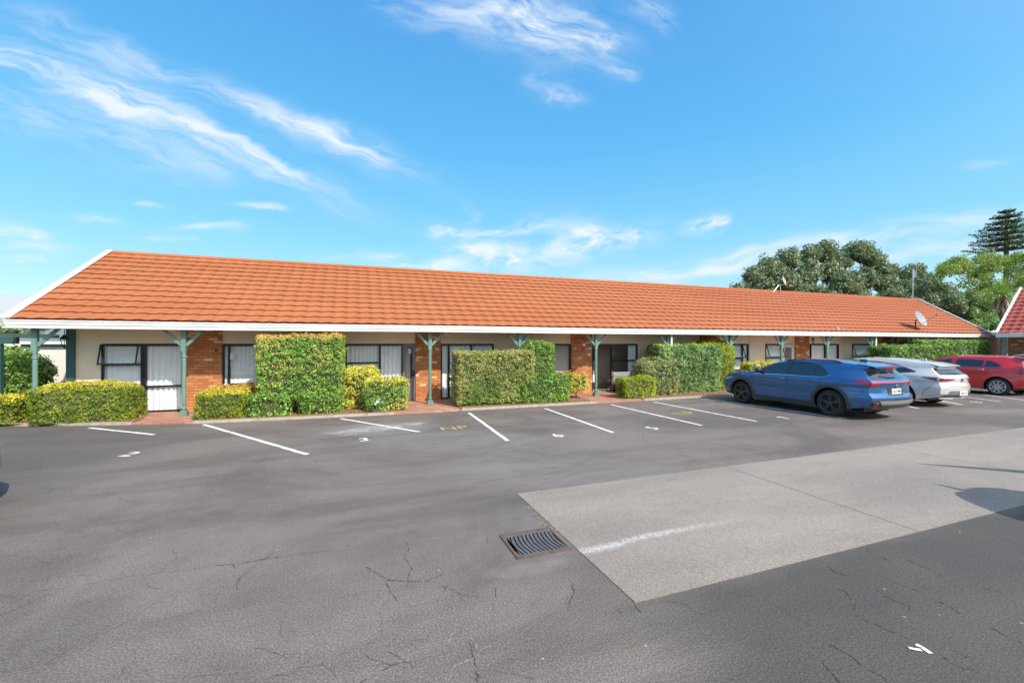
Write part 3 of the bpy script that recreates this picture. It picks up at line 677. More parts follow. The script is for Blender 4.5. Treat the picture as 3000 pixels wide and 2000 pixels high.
# ================================================================== MOTEL
YW, YP, YG, ZC = 14.3, 13.3, 13.0, 1.885
motel = thing('motel_building', 'long low cream and brick motel with terracotta tiled roof and veranda', 'building', (0, 0, 0))
XL, XR0, XR1, YR, ZR, ZE = -7.42, 33.3, 35.4, 17.35, 4.80, 2.44
def roof(parent, m_, A, E, U, rows, x_of, name='roof', per=.36, amp=.022, step=.030, res=.04):
    """A: eave origin, E: unit along the eave, U: full vector eave->ridge, x_of(s)->(x0,x1) extents along E"""
    mb = MB(); A, E, U = Vector(A), Vector(E), Vector(U); N = E.cross(U).normalized()
    if N.z < 0: N = -N
    for j in range(rows):
        s0, s1 = j/rows, (j+1)/rows
        a0, b0 = x_of(s0); n = int((b0-a0)/res); t = np.arange(n+1)/n
        rows_pts = []
        UL = U.length; e_ = .022/UL
        for (s, h) in ((s0+.030/UL, -.004), (s0-e_, step), (s0-e_*.8, step+.010), (s0+(s1-s0)*.5, step*.70), (s1+.034/UL, .0)):
            a, b = x_of(min(s, 1)); xs = a0+(b0-a0)*t; xs = np.clip(xs, a, b)
            wv = amp*(.5-.5*np.cos(2*np.pi*xs/per)+.12*np.cos(4*np.pi*xs/per))
            sl = .048*np.cos(2*np.pi*xs/per)*(1 if s < s0 else 0)
            P = np.array(A)[None]+np.outer(xs, E)+np.array(U)[None]*s+np.outer(sl, U.normalized())+np.outer(h+wv, N)
            rows_pts.append(P)
        mb.grid(np.array(rows_pts))
    return mb.build(name, m_, parent, smooth=False)
rf = roof(motel, M['tile'], (0, YG+.10, ZE+.035), (1, 0, 0), (0, YR-YG-.10, ZR-ZE-.035), 13, lambda s: (XL+.03, XR0+(XR1-XR0)*s))
rc = MB(); rc.tube([(XL, YR, ZR+.03), (XR1, YR, ZR+.03)], .075, 8)
rc.build('ridge_cap', M['tile'], rf)
bk = MB(); bk.quad((XL, YR, ZR), (XR1, YR, ZR), (XR1, 21.7, ZE), (XL, 21.7, ZE)); bk.quad((XL+.02, YG+.05, ZE-.03), (XR0-.05, YG+.05, ZE-.03), (XR1-.05, YR, ZR-.05), (XL+.02, YR, ZR-.05)); bk.build('back_roof', M['tile'], rf)
# barge boards
bb = MB(); bb.beam((XL-.03, YG-.05, ZE-.035), (XL-.03, YR+.05, ZR+.035), .06, .20); bb.beam((XL+.015, YG-.02, ZE+.055), (XL+.015, YR+.02, ZR+.115), .13, .03)
bb.build('barge_board', M['white'], motel)
bb = MB(); bb.beam((XR0+.03, YG+.05, ZE+.0), (XR1+.03, YR, ZR+.04), .06, .16); bb.build('barge_board', M['white'], motel)
# gutter with profile
def gutter(x0, x1, parent):
    prof = [(0.02, 2.44), (-.005, 2.45), (-.012, 2.435), (-.005, 2.42), (.008, 2.40), (.0, 2.345), (.014, 2.335), (.018, 2.325), (.018, 2.26), (.03, 2.252), (.14, 2.252)]
    mb = MB(); n = 60; xs = np.linspace(x0, x1, n)
    mb.grid(np.array([[(x, YG+p[0], p[1]+.004*math.sin(x*.6)) for x in xs] for p in prof]))
    for x in (x0, x1): mb.poly([(x, YG+p[0], p[1]+.004*math.sin(x*.6)) for p in prof])
    return mb.build('gutter', M['white'], parent)
gutter(XL-.06, XR0, motel)
sf = MB(); sf.box(XL+.02, 37.4, YG+.13, YW+.3, 2.375, 2.39); sf.box(-7.1, XR0-.3, YP-.045, YP+.045, 2.262, 2.372)
sf.build('soffit', M['soffit'], motel)

X = lambda u: PX(u, YW)
# openings: (u0,u1,kind)
WIN = [(297, 540, 'A'), (652, 850, 'B'), (1012, 1216, 'C'), (1291, 1447, 'D'), (1532, 1672, 'E'), (1733, 1868, 'F'), (1930, 2050, 'G'), (2106, 2193, 'G'),
       (2242, 2328, 'H'), (2369, 2457, 'B'), (2496, 2572, 'G'), (2607, 2680, 'B')]
PIL = [(547, 651), (1217, 1290), (1673, 1732), (2051, 2105), (2328.5, 2368), (2573, 2606)]
wall = MB(); edges = [-6.86]
for w in WIN: edges += [X(w[0]), X(w[1])]
edges.append(37.5)
for i in range(0, len(edges), 2):
    if edges[i+1]-edges[i] > .02: wall.box(edges[i], edges[i+1], YW, YW+.12, .03, ZC+.02)
wall.box(-6.86, 37.5, YW+.001, YW+.12, ZC+.02, 2.60)
wall.box(-6.86, -6.74, YW+.12, 20.8, 0, 2.6); wall.box(-6.86, XR0-.4, 20.7, 20.8, 0, 2.6)
wall.box(37.38, 37.5, YW+.12, 20.7, 0, 2.6); wall.poly([(-6.8, YG+.2, 2.44), (-6.8, YR, 4.72), (-6.8, 21.5, 2.44)])
wall.build('wall', M['cream'], motel)
cp = MB(); cp.box(-6.97, -6.80, YW-.06, YW+.06, 0, 2.38); cp.build('corner_post', M['dteal'], motel)
for u in (1454, 1872, 2197, 2463): tr = MB(); tr.box(X(u)-.03, X(u)+.03, YW-.022, YW, .04, 2.37); tr.build('wall_batten', M['cream'], motel)
fl = MB(); fl.box(-6.7, XR0-.5, YW+.1, 20.7, .0, .04); fl.build('interior_floor', M['taupe'], motel)
for a, b_ in PIL: pt = MB(); pt.box(X(a), X(b_), YW+.121, YW+4.5, 0, 2.5); pt.build('party_wall', M['taupe'], motel)
ce = MB(); ce.box(-6.7, XR0-.5, YW+.13, 20.7, 2.40, 2.44); ce.box(-6.7, XR0-.5, 18.8, 18.9, 0, 2.4); ce.build('interior_ceiling', M['taupe'], motel)

def curtain(x0, x1, z0, z1, parent, y=None, amp=.028, per=.115, m_=None):
    y = YW+.075 if y is None else y; n = max(8, int((x1-x0)/.012)); xs = np.linspace(x0, x1, n); ph = random.uniform(0, 6)
    w = np.sin(xs*2*np.pi/per+ph+1.3*np.sin(xs*5+ph))*amp*(.7+.5*np.sin(xs*3.1+ph))
    mb = MB(); mb.grid(np.array([[(x, y+w_*(.75 if z > 1 else 1.1), z) for x, w_ in zip(xs, w)] for z in np.linspace(z0, z1, 5)]))
    return mb.build('curtain', m_ or M['curtain'], parent, smooth=True)
def win_frame(bars, name='window', parent=None, m_=None):
    mb = MB()
    for (x0, x1, z0, z1, *d) in bars: mb.box(x0, x1, YW-(d[0] if d else .012), YW+.055, z0, z1)
    return mb.build(name, m_ or M['frame'], parent or motel)
def pane(x0, x1, z0, z1, parent, y=None):
    y = YW+.02 if y is None else y
    mb = MB(); mb.quad((x0, y, z0), (x1, y, z0), (x1, y, z1), (x0, y, z1)); return mb.build('pane', M['glass'], parent)
def awning(x0, x1, z0, z1, parent, ang=R(17)):
    """top-hung sash pushed open at the bottom"""
    Mx = Matrix.Translation((0, YW-.02, z1)) @ Matrix.Rotation(-ang, 4, 'X'); h = z1-z0; t_ = .03
    mb = MB()
    for bx in ((x0, x1, -t_, 0), (x0, x1, -h, -h+t_), (x0, x0+t_, -h+t_, -t_), (x1-t_, x1, -h+t_, -t_)): mb.box(bx[0], bx[1], -.012, .012, bx[2], bx[3], Mx)
    for x in (x0+.01, x1-.01): mb.beam((x, YW, z0+.08), tuple(Mx @ Vector((x, 0, -h+.04))), .012, .012)
    o = mb.build('open_sash', M['frame'], parent)
    g_ = MB(); g_.quad(*[Mx @ Vector(p) for p in ((x0+t_, 0, -h+t_), (x1-t_, 0, -h+t_), (x1-t_, 0, -t_), (x0+t_, 0, -t_))]); g_.build('pane', M['glass'], o)
def sliding_unit(x0, x1, mullions, rails, name='window', sill=.045, curt=True, opensash=None, thick=.045):
    """outer frame, mullions [x], rails [(xa,xb,z)]"""
    f = thick; bars = [(x0, x1, ZC-f, ZC, .018), (x0, x1, sill, sill+.04, .018), (x0, x0+f, sill+.04, ZC-f, .018), (x1-f, x1, sill+.04, ZC-f, .018)]
    for m_ in mullions: bars.append((m_-.028, m_+.028, sill+.04, ZC-f))
    for (a, b_, z) in rails: bars.append((a, b_, z-.022, z+.022, .010))
    o = win_frame(bars, name); pane(x0+f, x1-f, sill+.04, ZC-f, o)
    if curt: curtain(x0+.03, x1-.03, .06, ZC-.02, o)
    if opensash: awning(*opensash, o)
    return o
def handle(x, z, parent):
    mb = MB(); mb.tube([(x, YW-.02, z-.09), (x+.012, YW-.07, z-.06), (x+.012, YW-.07, z+.06), (x, YW-.02, z+.09)], .011, 8); mb.box(x-.04, x-.01, YW-.03, YW-.01, z-.10, z+.10)
    mb.build('door_handle', M['frame'], parent)
def plate_sign(x0, x1, z0, z1, txt, parent, y=None, colr=None, name='door_sign', ts=.05):
    y = YW-.008 if y is None else y
    mb = MB(); mb.box(x0, x1, y-.004, y, z0, z1); o = mb.build(name, colr or M['wpaint'], parent)
    if txt: text_mesh(txt, ts, M['black'], 'lettering', o, Matrix.Translation(((x0+x1)/2, y-.006, (z0+z1)/2)) @ Matrix.Rotation(R(90), 4, 'X'), .0005)
    return o
for (a, b_, k) in WIN:
    xa, xb = X(a), X(b_)
    if k == 'A':
        m1, m2 = X(411), X(512)
        o = sliding_unit(xa, xb, [X(416), X(411)+.10], [(xa, X(411), .74), (X(425), xb, .74), (xa, X(411), 1.345)], 'window', opensash=(xa-.02, X(408), 1.33, ZC-.01))
    elif k == 'B':
        o = sliding_unit(xa, xb, [xa+.16, (xa+xb)/2+.1], [(xa+.16, xb, .74)], 'sliding_door', thick=.05); handle(xa+.17, .98, o)
        if a < 1000: plate_sign(xa+.19, xa+.30, 1.44, 1.62, '', o)
    elif k == 'C':
        md = X(1113)
        o = sliding_unit(xa, X(1180), [md], [(xa, X(1180), .70), (xa, md, 1.30)], 'window')
        d = MB(); x0, x1 = X(1180), xb
        d.box(x0, x0+.06, YW-.01, YW+.05, .05, ZC-.045); d.box(x1-.09, x1, YW-.01, YW+.05, .05, ZC-.045); d.box(x0+.06, x1-.09, YW-.01, YW+.05, ZC-.1, ZC-.045); d.box(x0+.06, x1-.09, YW-.01, YW+.05, .05, .78); d.box(x0, x1, YW-.018, YW+.05, ZC-.045, ZC)
        dd = d.build('door', M['greydoor'], motel); pane(x0+.06, x1-.09, .78, ZC-.1, dd); curtain(x0+.03, x0+.25, .8, ZC-.1, dd, m_=M['taupe']); handle(x1-.04, .93, dd)
        plate_sign(X(1195), X(1205), 1.58, 1.74, '11', dd, YW-.012, ts=.09)
    elif k == 'D':
        o = sliding_unit(xa, xb, [X(1315), X(1382)], [(X(1318), X(1382), .74), (X(1382), xb, .74)], 'sliding_door'); handle(X(1318), .95, o)
    elif k == 'E':
        o = sliding_unit(xa, xb, [X(1600)], [], 'sliding_door', curt=False); curtain(xa+.02, xb-.02, .06, ZC-.03, o, amp=.008, per=.4, m_=M['taupe'])
    elif k == 'F':
        x0 = X(1790)
        o = win_frame([(xa, xb, ZC-.045, ZC, .018), (xa, xa+.05, .05, ZC-.045), (xb-.05, xb, .05, ZC-.045), (x0, x0+.07, .05, ZC-.045), (x0+.07, xb-.05, 1.22, 1.27), (x0+.07, xb-.05, .05, .12)], 'sliding_door')
        pane(x0+.07, xb-.05, .12, ZC-.045, o); curtain(X(1843), xb-.02, .06, ZC-.03, o); handle(x0+.03, .95, o)
        pc = MB(); pc.box(X(1773), X(1795), YW+1.24, YW+1.27, 1.2, 1.7); pc.build('picture_frame', M['frame'], motel)
        pc = MB(); pc.box(X(1733)-.1, X(1900), YW+1.28, YW+1.34, 0, 2.4); pc.build('inner_wall', M['taupe'], motel)
        hp = MB(); hp.box(X(1733)+.03, X(1755), YW+.25, YW+.33, .4, .85); hp.build('heater', M['curtain'], motel)
    elif k == 'G':
        o = sliding_unit(xa, xb, [(xa+xb)/2+.15] if b_-a > 100 else [xb-.35], [(xa, xb-.35, 1.25), (xa, xb, .74)], 'window', opensash=(xa+.02, xb-.37, 1.26, ZC-.02))
    elif k == 'H':
        xm = X(2292)
        o = sliding_unit(xa, xm, [], [(xa, xm, 1.25), (xa, xm, .74)], 'window', opensash=(xa+.04, xm-.04, 1.26, ZC-.02))
        d = MB(); d.box(xm+.02, xb-.04, YW-.0, YW+.05, .05, ZC-.05); d.box(xm, xb, YW-.018, YW+.05, ZC-.05, ZC); dd = d.build('door', M['cream2'], motel)
        e = MB(); e.box(xm+.18, xb-.22, YW-.012, YW-.001, .95, ZC-.15); e.build('door_panel', M['greydoor'], dd)
# brick pillars
for i, (a, b_) in enumerate(PIL):
    mb = MB(); xa, xb = X(a), X(b_)
    if i == 0: mb.box(xa, xb, YW-.06, YW+.119, .03, 2.37)
    else: mb.box(xa, xb, YW-.06, YW+.119, .03, 2.37)
    p = mb.build('brick_pillar', M['brick'], motel)
    nums = [('8', '9'), ('10', '11'), ('12', '14'), ('15', '16'), ('17', '18'), ('19', '20')][i]
    if i == 0: nums = ('', '9')
    nums = {0: ('', '6'), 1: ('9', '10'), 2: ('11', '12')}.get(i, ('', ''))
    for s_, xx in zip(nums, (xa+.13, xb-.13)):
        if s_: text_mesh(s_, .13, M['wpaint'] if i else M['black'], 'door_number', p, Matrix.Translation((xx, YW-.068, 1.72)) @ Matrix.Rotation(R(90), 4, 'X'), .006, .004)
    if i == 2:
        e = MB(); e.box(X(1704), X(1711), YW-.10, YW-.06, 1.80, 1.92); e.build('alarm_sounder', M['curtain'], p)
        e = MB(); e.box(X(1704), X(1711), YW-.10, YW-.06, 1.64, 1.79); e.build('call_point', mat('red_plastic', (.5, .04, .05), .4), p)
        plate_sign(X(1718), X(1730), 1.68, 1.76, '', p, YW-.061); plate_sign(X(1720), X(1728), 1.44, 1.54, '', p, YW-.061)
    if i == 5:
        for uu in (2583, 2599):
            e = MB(); e.box(X(uu)-.07, X(uu)+.07, YW-.075, YW-.06, 1.30, 1.40); e.build('vent', M['black'], p)

# veranda posts
def post(x, full=True):
    w = .052; mb = MB(); h1 = 1.56
    mb.box(x-.085, x+.085, YP-.085, YP+.085, .035, .15); mb.box(x-w, x+w, YP-w, YP+w, .15, .20)
    mb.lathe([(.03, .2), (.058, .21), (.062, .23), (.045, .26), (.042, .29), (.050, .33), (.050, h1-.06), (.044, h1-.04), (.05, h1-.02), (.062, h1), (.05, h1+.02), (.042, h1+.035), (.056, h1+.05), (.056, h1+.065), (.044, h1+.08), (.044, h1+.10), (.056, h1+.115), (.056, h1+.13), (.045, h1+.15), (.02, h1+.16)], (x, YP, 0), 20)
    mb.box(x-w, x+w, YP-w, YP+w, h1+.155, 2.262)
    o = mb.build('veranda_post', M['teal'], motel)
    for sg in ((-1, 1) if full else (1,)):
        b = MB(); b.beam((x+sg*(w-.005), YP, 1.86), (x+sg*.46, YP, 2.30), .04, .075, up=(0, 0, 1)); b.build('bracket', M['teal'], o)
        c = MB(); c.tube([(x+sg*(.10+.07*math.cos(a)), YP, 2.19+.05*math.sin(a)) for a in np.linspace(0, 5.6, 12)], .008, 5); c.build('scroll', M['teal'], o)
PU = [102.6, 539, 933, 1259.7, 1522, 1745.7, 1957, 2139, 2289, 2423, 2552, 2671, 2766]
for u in PU: post(PX(u, YP), u > 200)
for u in (1966, 2565):
    mb = MB(); xx = PX(u, YP-.1); mb.tube([(xx, YP-.12, 2.26), (xx, YP-.10, .05)], .038, 10); mb.build('downpipe', M['white'], motel, smooth=True)
def lantern(x, y, z, s=1.0):
    r = MB(); r.tube([(x, y, z+.22*s), (x, y, z+.1*s)], .008, 6); r.lathe([(.004, z+.12*s), (.03*s, z+.10*s), (.075*s, z+.04*s), (.08*s, z+.03*s), (.05*s, z+.02*s)], (x, y, 0), 6)
    r.lathe([(.03*s, z-.12*s), (.034*s, z-.10*s), (.012*s, z-.14*s), (.005, z-.16*s)], (x, y, 0), 6)
    for k in range(6):
        a = math.pi/3*k; r.beam((x+.065*s*math.cos(a), y+.065*s*math.sin(a), z+.03*s), (x+.032*s*math.cos(a), y+.032*s*math.sin(a), z-.11*s), .006, .006)
    o = r.build('lantern', M['black'], motel)
    g_ = MB(); g_.lathe([(.058*s, z+.025*s), (.026*s, z-.105*s)], (x, y, 0), 6); g_.build('lantern_glass', M['glass'], o)
lantern(PX(189, 13.7), 13.7, 1.98, 1.3); lantern(PX(2382, 14.0), 14.0, 2.07); lantern(PX(2624, 14.0), 14.0, 2.05)
# roof fittings
def dish(px, base, top, c, w, h, normal, m_, name, label, mast_m):
    r = thing(name, label, 'satellite dish', base)
    mb = MB(); mb.tube([base, (base[0], base[1], top)], .028, 8); mb.build('mast', mast_m, r)
    n = Vector(normal).normalized(); q = n.to_track_quat('Z', 'Y').to_matrix().to_4x4(); c = Vector(c)
    pr = [(k/8, .20*(k/8)**2) for k in range(9)]
    d = MB(); Mx = q @ Matrix.Diagonal((w, h, w, 1)); d.lathe([(.001+p[0], p[1]) for p in pr], tuple(c), 32, M=Mx)
    d.lathe([(.001+p[0], p[1]-.03) for p in pr], tuple(c), 32, M=Mx); d.lathe([(1.0, .20), (1.02, .185), (1.0, .17)], tuple(c), 32, M=Mx)
    d.build('reflector', m_, r, smooth=True)
    e = c+n*w*1.6+Vector((0, 0, -.12)); a = MB(); a.tube([c+Vector((0, 0, -h*.8)), tuple(e)], .012, 6); a.tube([tuple(e-n*.05), tuple(e+n*.06)], .03, 8); a.build('receiver_arm', M['steel'], r)
    b = MB(); b.tube([(base[0], base[1], top), tuple(c-n*.05)], .025, 8); b.build('bracket', M['black'], r)
    return r
def roofz(y): return ZE+(ZR-ZE)*(y-YG)/(YR-YG)
yd = 13.45; xd = PX(2682, yd); zd = roofz(yd)
dish(0, (xd, yd, zd), PZ(2682, 940, yd), (PX(2691, yd-.1), yd-.12, PZ(2691, 935, yd)), .46, .42, (.12, -1, .42), M['dish'], 'satellite_dish', 'large grey satellite dish standing low on the right end of the roof', M['black'])
yd = YR-.1; xd = PX(2286, yd)
r = dish(0, (xd, yd, ZR), PZ(2286, 832, yd), (PX(2291, yd), yd-.1, PZ(2291, 824, yd)), .20, .26, (.35, -1, .3), M['dishp'], 'satellite_dish', 'small pinkish satellite dish on a mast at the roof ridge', M['steel'])
mb = MB(); mb.tube([(xd-.55, yd, ZR), (xd-.05, yd, ZR+.45)], .015, 6); mb.build('stay', M['steel'], r)
xa = PX(2674, YR); r = thing('television_aerial', 'tall thin television aerial mast rising from the right end of the ridge', 'aerial', (xa, YR, ZR))
mb = MB(); mb.tube([(xa, YR, ZR-.1), (xa, YR, PZ(2674, 790, YR))], .03, 8); mb.build('mast', M['steel'], r)
mb = MB(); zt = PZ(2674, 800, YR)
mb.tube([(xa-.1, YR, zt), (xa+.9, YR+.3, zt)], .018, 6)
for k in range(6): xx = xa+.05+k*.15; mb.tube([(xx, YR+.05*k, zt-.35+.03*k), (xx, YR+.05*k, zt+.35-.03*k)], .012, 6)
mb.tube([(xa+.42, YR, zt-.3), (xa+.42, YR, zt+.9)], .014, 6); mb.build('aerial_elements', M['steel'], r)
vt = MB(); vt.tube([(PX(2455, 13.2), 13.2, roofz(13.2)), (PX(2455, 13.2), 13.2, roofz(13.2)+.12)], .04, 10); vt.build('vent_pipe', M['white'], motel)

# ================================================================== RIGHT WING
XW2, YB2 = 31.6, 12.15
wing = thing('motel_wing', 'right motel wing with dark red tiled roof above brick wall', 'building', (0, 0, 0))
ang = math.atan2(-.99, .16)
roof(wing, M['tile2'], (XW2, YB2, 2.44), (.16, -.987, 0), (4.5, .73, 2.65), 12, lambda s: (.02, 14), per=.30)
mb = MB(); mb.beam((XW2-.02, YB2+.03, 2.46), (XW2+4.5, YB2+.76, 5.12), .10, .12); mb.build('barge_board', M['white'], wing)
mb = MB(); mb.beam((XW2-.03, YB2+.04, 2.345), (XW2+2.2, YB2-13.6, 2.345), .12, .20); mb.build('gutter', M['white'], wing)
mb = MB(); mb.quad((XW2+4.5, YB2+.73, 5.09), (XW2+6.74, YB2-13.1, 5.09), (XW2+11.2, YB2-12.3, 2.44), (XW2+9, YB2+1.46, 2.44)); mb.build('back_roof', M['tile2'], wing)
def wbox(d0, d1, off, thick, z0, z1, mb):
    E = Vector((.16, -.987, 0)); N = Vector((.987, .16, 0)); A = Vector((XW2, YB2, 0))
    P = [A+E*d0+N*off, A+E*d1+N*off, A+E*d1+N*(off+thick), A+E*d0+N*(off+thick)]
    n = len(mb.v); mb.v += [(p.x, p.y, z) for z in (z0, z1) for p in P]
    for f in ((0, 1, 2, 3), (7, 6, 5, 4), (0, 4, 5, 1), (1, 5, 6, 2), (2, 6, 7, 3), (3, 7, 4, 0)): mb.f.append(tuple(n+i for i in f)); mb.mi.append(0)
mb = MB(); wbox(.15, 13.8, 1.2, .2, 0, 2.45, mb); wbox(.1, .3, 1.4, 6.6, 0, 2.45, mb); mb.build('wall', M['brickx'], wing)
mb = MB()
for d in (.9, 2.9, 5, 7.2, 9.4): wbox(d, d+.9, 1.185, .02, .1, 2.0, mb)
mb.build('window', M['frame'], wing)
mb = MB()
for d in (.15, 3.2, 6.3, 9.4): wbox(d, d+.1, .25, .1, 0, 2.26, mb)
mb.build('veranda_post', M['teal'], wing)

# ================================================================== LEFT NEIGHBOURS
sh = thing('garden_shed', 'pale cream shed with green trim beyond the left end of the motel', 'shed', (0, 0, 0))
ys = 17.5; x0, x1 = PX(66, ys), -6.0; zt = PZ(140, 1010, ys)
mb = MB(); mb.box(x0, x1, ys, ys+3, 0, zt); mb.build('wall', M['cream2'], sh)
mb = MB(); mb.box(x0-.03, x1, ys-.03, ys-.002, zt-.12, zt+.02); mb.box(PX(76, ys), PX(83, ys), ys-.035, ys-.003, 0, zt-.12); mb.build('trim', M['teal'], sh)
mb = MB(); mb.box(x0-.12, x1, ys-.14, ys-.03, zt+.021, zt+.11); mb.build('gutter', M['white'], sh)
mb = MB()
for k in range(60):
    xa = x0-.2+k*.1; mb.quad((xa, ys-.1, zt+.10), (xa+.05, ys-.1, zt+.125), (xa+.05, ys+3.5, zt+1.0), (xa, ys+3.5, zt+.975)); mb.quad((xa+.05, ys-.1, zt+.125), (xa+.1, ys-.1, zt+.10), (xa+.1, ys+3.5, zt+.975), (xa+.05, ys+3.5, zt+1.0))
mb.build('roof', mat('grey_green_roof', (.16, .2, .19), .6), sh)
nb = thing('neighbouring_building', 'low building with white corrugated roof behind the left gable', 'building', (0, 0, 0))
yn = 24; zt = PZ(60, 865, yn+5); zb = PZ(20, 945, yn)
mb = MB(); xl, xr = -38, -9.0
n = int((xr-xl)/.18); xs = np.linspace(xl, xr, n*4+1); hh = .03*np.sin(np.arange(n*4+1)*math.pi/2)
mb.grid(np.array([[(x, yn, zb+h) for x, h in zip(xs, hh)], [(x, yn+5, zt+h) for x, h in zip(xs, hh)]]))
mb.quad((xl, yn+5, zt), (xr, yn+5, zt), (xr, yn+10, zb), (xl, yn+10, zb)); mb.build('roof', M['corr'], nb)
mb = MB(); mb.box(xl+.5, xr-.5, yn+.6, yn+9.4, 0, zb); mb.poly([(xr-.5, yn+.3, zb), (xr-.5, yn+5, zt-.1), (xr-.5, yn+9.6, zb)]); mb.build('wall', M['cream2'], nb)
mb = MB(); mb.beam((xr+.03, yn-.05, zb), (xr+.03, yn+5, zt+.05), .05, .2); mb.box(xl, xr, yn-.12, yn, zb-.16, zb-.03); mb.build('gutter', M['white'], nb)
pg = thing('pergola', 'dark green timber pergola at the far left edge', 'pergola', (0, 0, 0))
yp = 13.9; mb = MB(); z1 = PZ(30, 996, yp); xe = PX(52, yp)
mb.box(-14, xe, yp-.06, yp+.06, z1-.09, z1+.07); mb.build('beam', M['dteal'], pg)
for k in range(5): mb = MB(); xx = xe-.35-k*.6; mb.box(xx-.03, xx+.03, yp-.5, yp+2.2, z1+.071, z1+.17); mb.build('rafter', M['teal'], pg)
for xx in (PX(0, yp)-.02, -12): mb = MB(); mb.box(xx-.06, xx+.06, yp-.055, yp+.055, 0, z1-.091); mb.build('post', M['dteal'], pg)
fn = thing('fence', 'brown timber paling fence behind the left shrubs', 'fence', (0, 0, 0))
mb = MB(); yf = 16.2
for k in range(int((PX(60, 16.2)+16)/.115)): xx = -16+k*.115; mb.box(xx, xx+.105, yf, yf+.02, 0, 1.75+.01*math.sin(k*2.3))
mb.build('paling', mottled('fence_timber', (.16, .10, .07), (.24, .16, .11), 5, .9), fn)
mb = MB(); mb.box(-16, PX(60, 16.2), yf+.02, yf+.07, .4, .48); mb.box(-16, PX(60, 16.2), yf+.02, yf+.07, 1.3, 1.38); mb.build('rail', M['bark'], fn)

# wicker chair at left
def wicker():
    x, y = PX(152, 13.6), 13.65; r = thing('wicker_chair', 'round backed dark wicker chair beside the wall behind golden hedge', 'chair', (x, y, 0))
    mb = MB()
    for k in range(-9, 10):
        a = k/9*1.35; px, py = x+.36*math.sin(a), y+.30*math.cos(a)-.05; zt_ = .84-.14*(a/1.35)**4-.10*abs(a/1.35)
        mb.tube([(px, py, .40), (px*1.0, py+.02, zt_)], .008, 5)
    for z_ in (.5, .6, .7): mb.tube([(x+.36*math.sin(a), y+.30*math.cos(a)-.05, z_) for a in np.linspace(-1.3, 1.3, 14)], .008, 5)
    mb.tube([(x+.37*math.sin(a), y+.31*math.cos(a)-.03, .86-.14*(a/1.35)**4-.10*abs(a/1.35)) for a in np.linspace(-1.45, 1.45, 22)], .028, 8)
    mb.build('backrest', M['greydoor'], r, smooth=True)
    s = MB(); s.lathe([(.01, .42), (.32, .42), (.34, .40), (.33, .37), (.01, .37)], (x, y-.02, 0), 24); s.build('seat', M['greydoor'], r)
    for sx in (-1, 1):
        for sy in (-1, 1): l = MB(); l.tube([(x+sx*.22, y+sy*.2, .38), (x+sx*.27, y+sy*.25, .035)], .018, 8); l.build('leg', M['greydoor'], r)
wicker()
def armchair():
    ya = 13.95; x0, x1 = PX(1803, ya), PX(1862, ya); r = thing('armchair', 'grey cushioned armchair with timber frame outside the open unit door', 'chair', ((x0+x1)/2, ya, 0))
    w = x1-x0; zs = .42; f = M['wood']
    mb = MB(); mb.box(x0+.03, x1-.03, ya-.28, ya+.25, zs-.10, zs); mb.build('seat', M['chairfab'], r, bevel=.02)
    mb = MB(); mb.box(x0+.03, x1-.03, ya+.2, ya+.28, zs+.02, .80); mb.build('backrest', M['chairfab'], r, bevel=.02)
    for sx in (x0, x1-.035):
        for sy in (-.29, .24): l = MB(); l.box(sx, sx+.035, ya+sy, ya+sy+.035, .035, .64 if sy < 0 else .84); l.build('leg', f, r)
        l = MB(); l.box(sx-.01, sx+.045, ya-.3, ya+.24, .64, .665); l.build('armrest', M['steel'], r)
armchair()
def side_table():
    yt = YW+.75; xc = PX(1783, yt); r = thing('side_table', 'small dark low table inside the open unit doorway', 'table', (xc, yt, 0))
    mb = MB(); mb.lathe([(.001, .43), (.26, .43), (.27, .41), (.26, .39), (.001, .39)], (xc, yt, 0), 20); mb.build('table_top', M['wood'], r)
    for a in (0.5, 2.6, 4.7): l = MB(); l.tube([(xc+.2*math.cos(a), yt+.2*math.sin(a), .4), (xc-.12*math.cos(a), yt-.12*math.sin(a), .05)], .014, 6); l.build('leg', M['frame'], r)
side_table()

# ================================================================== SHRUBS
def HU(*a, **k): return hedge_uv(*a, **k)
GRP = 'clipped shrubs in the front garden beds'
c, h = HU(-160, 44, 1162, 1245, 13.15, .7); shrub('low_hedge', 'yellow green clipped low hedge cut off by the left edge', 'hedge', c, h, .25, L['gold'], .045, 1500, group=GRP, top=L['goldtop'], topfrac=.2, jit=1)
c, h = HU(-130, 108, 1042, 1240, 14.0, 1.1); shrub('leafy_shrub', 'rounded leafy green shrub behind the far left golden hedge', 'shrub', c, h, .5, L['bright'], .075, 700, amp=.09, group=GRP)
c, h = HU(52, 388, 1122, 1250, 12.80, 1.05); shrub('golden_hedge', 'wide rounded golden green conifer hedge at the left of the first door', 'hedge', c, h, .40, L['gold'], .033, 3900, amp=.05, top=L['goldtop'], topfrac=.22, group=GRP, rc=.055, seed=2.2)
c, h = HU(560, 716, 1146, 1238, 12.3, .9); shrub('golden_hedge', 'small cube shaped golden conifer hedge right of the first green post', 'hedge', c, h, .15, L['gold'], .032, 4200, amp=.03, top=L['goldtop'], topfrac=.18, group=GRP, rc=.05)
c, h = HU(615, 760, 1128, 1180, 13.2, .6); shrub('orange_shrub', 'low orange tipped shrub behind the small golden cube hedge', 'shrub', c, h, .15, L['orange'], .05, 1500, amp=.04, group=GRP)
c, h = HU(746, 1004, 979, 1200, 12.55, .85, z0=.38); shrub('tall_hedge', 'tall square green hedge with orange tips reaching the gutter', 'hedge', c, h, .13, L['tall'], .046, 3000, amp=.055, top=L['orange'], topfrac=.16, group=GRP)
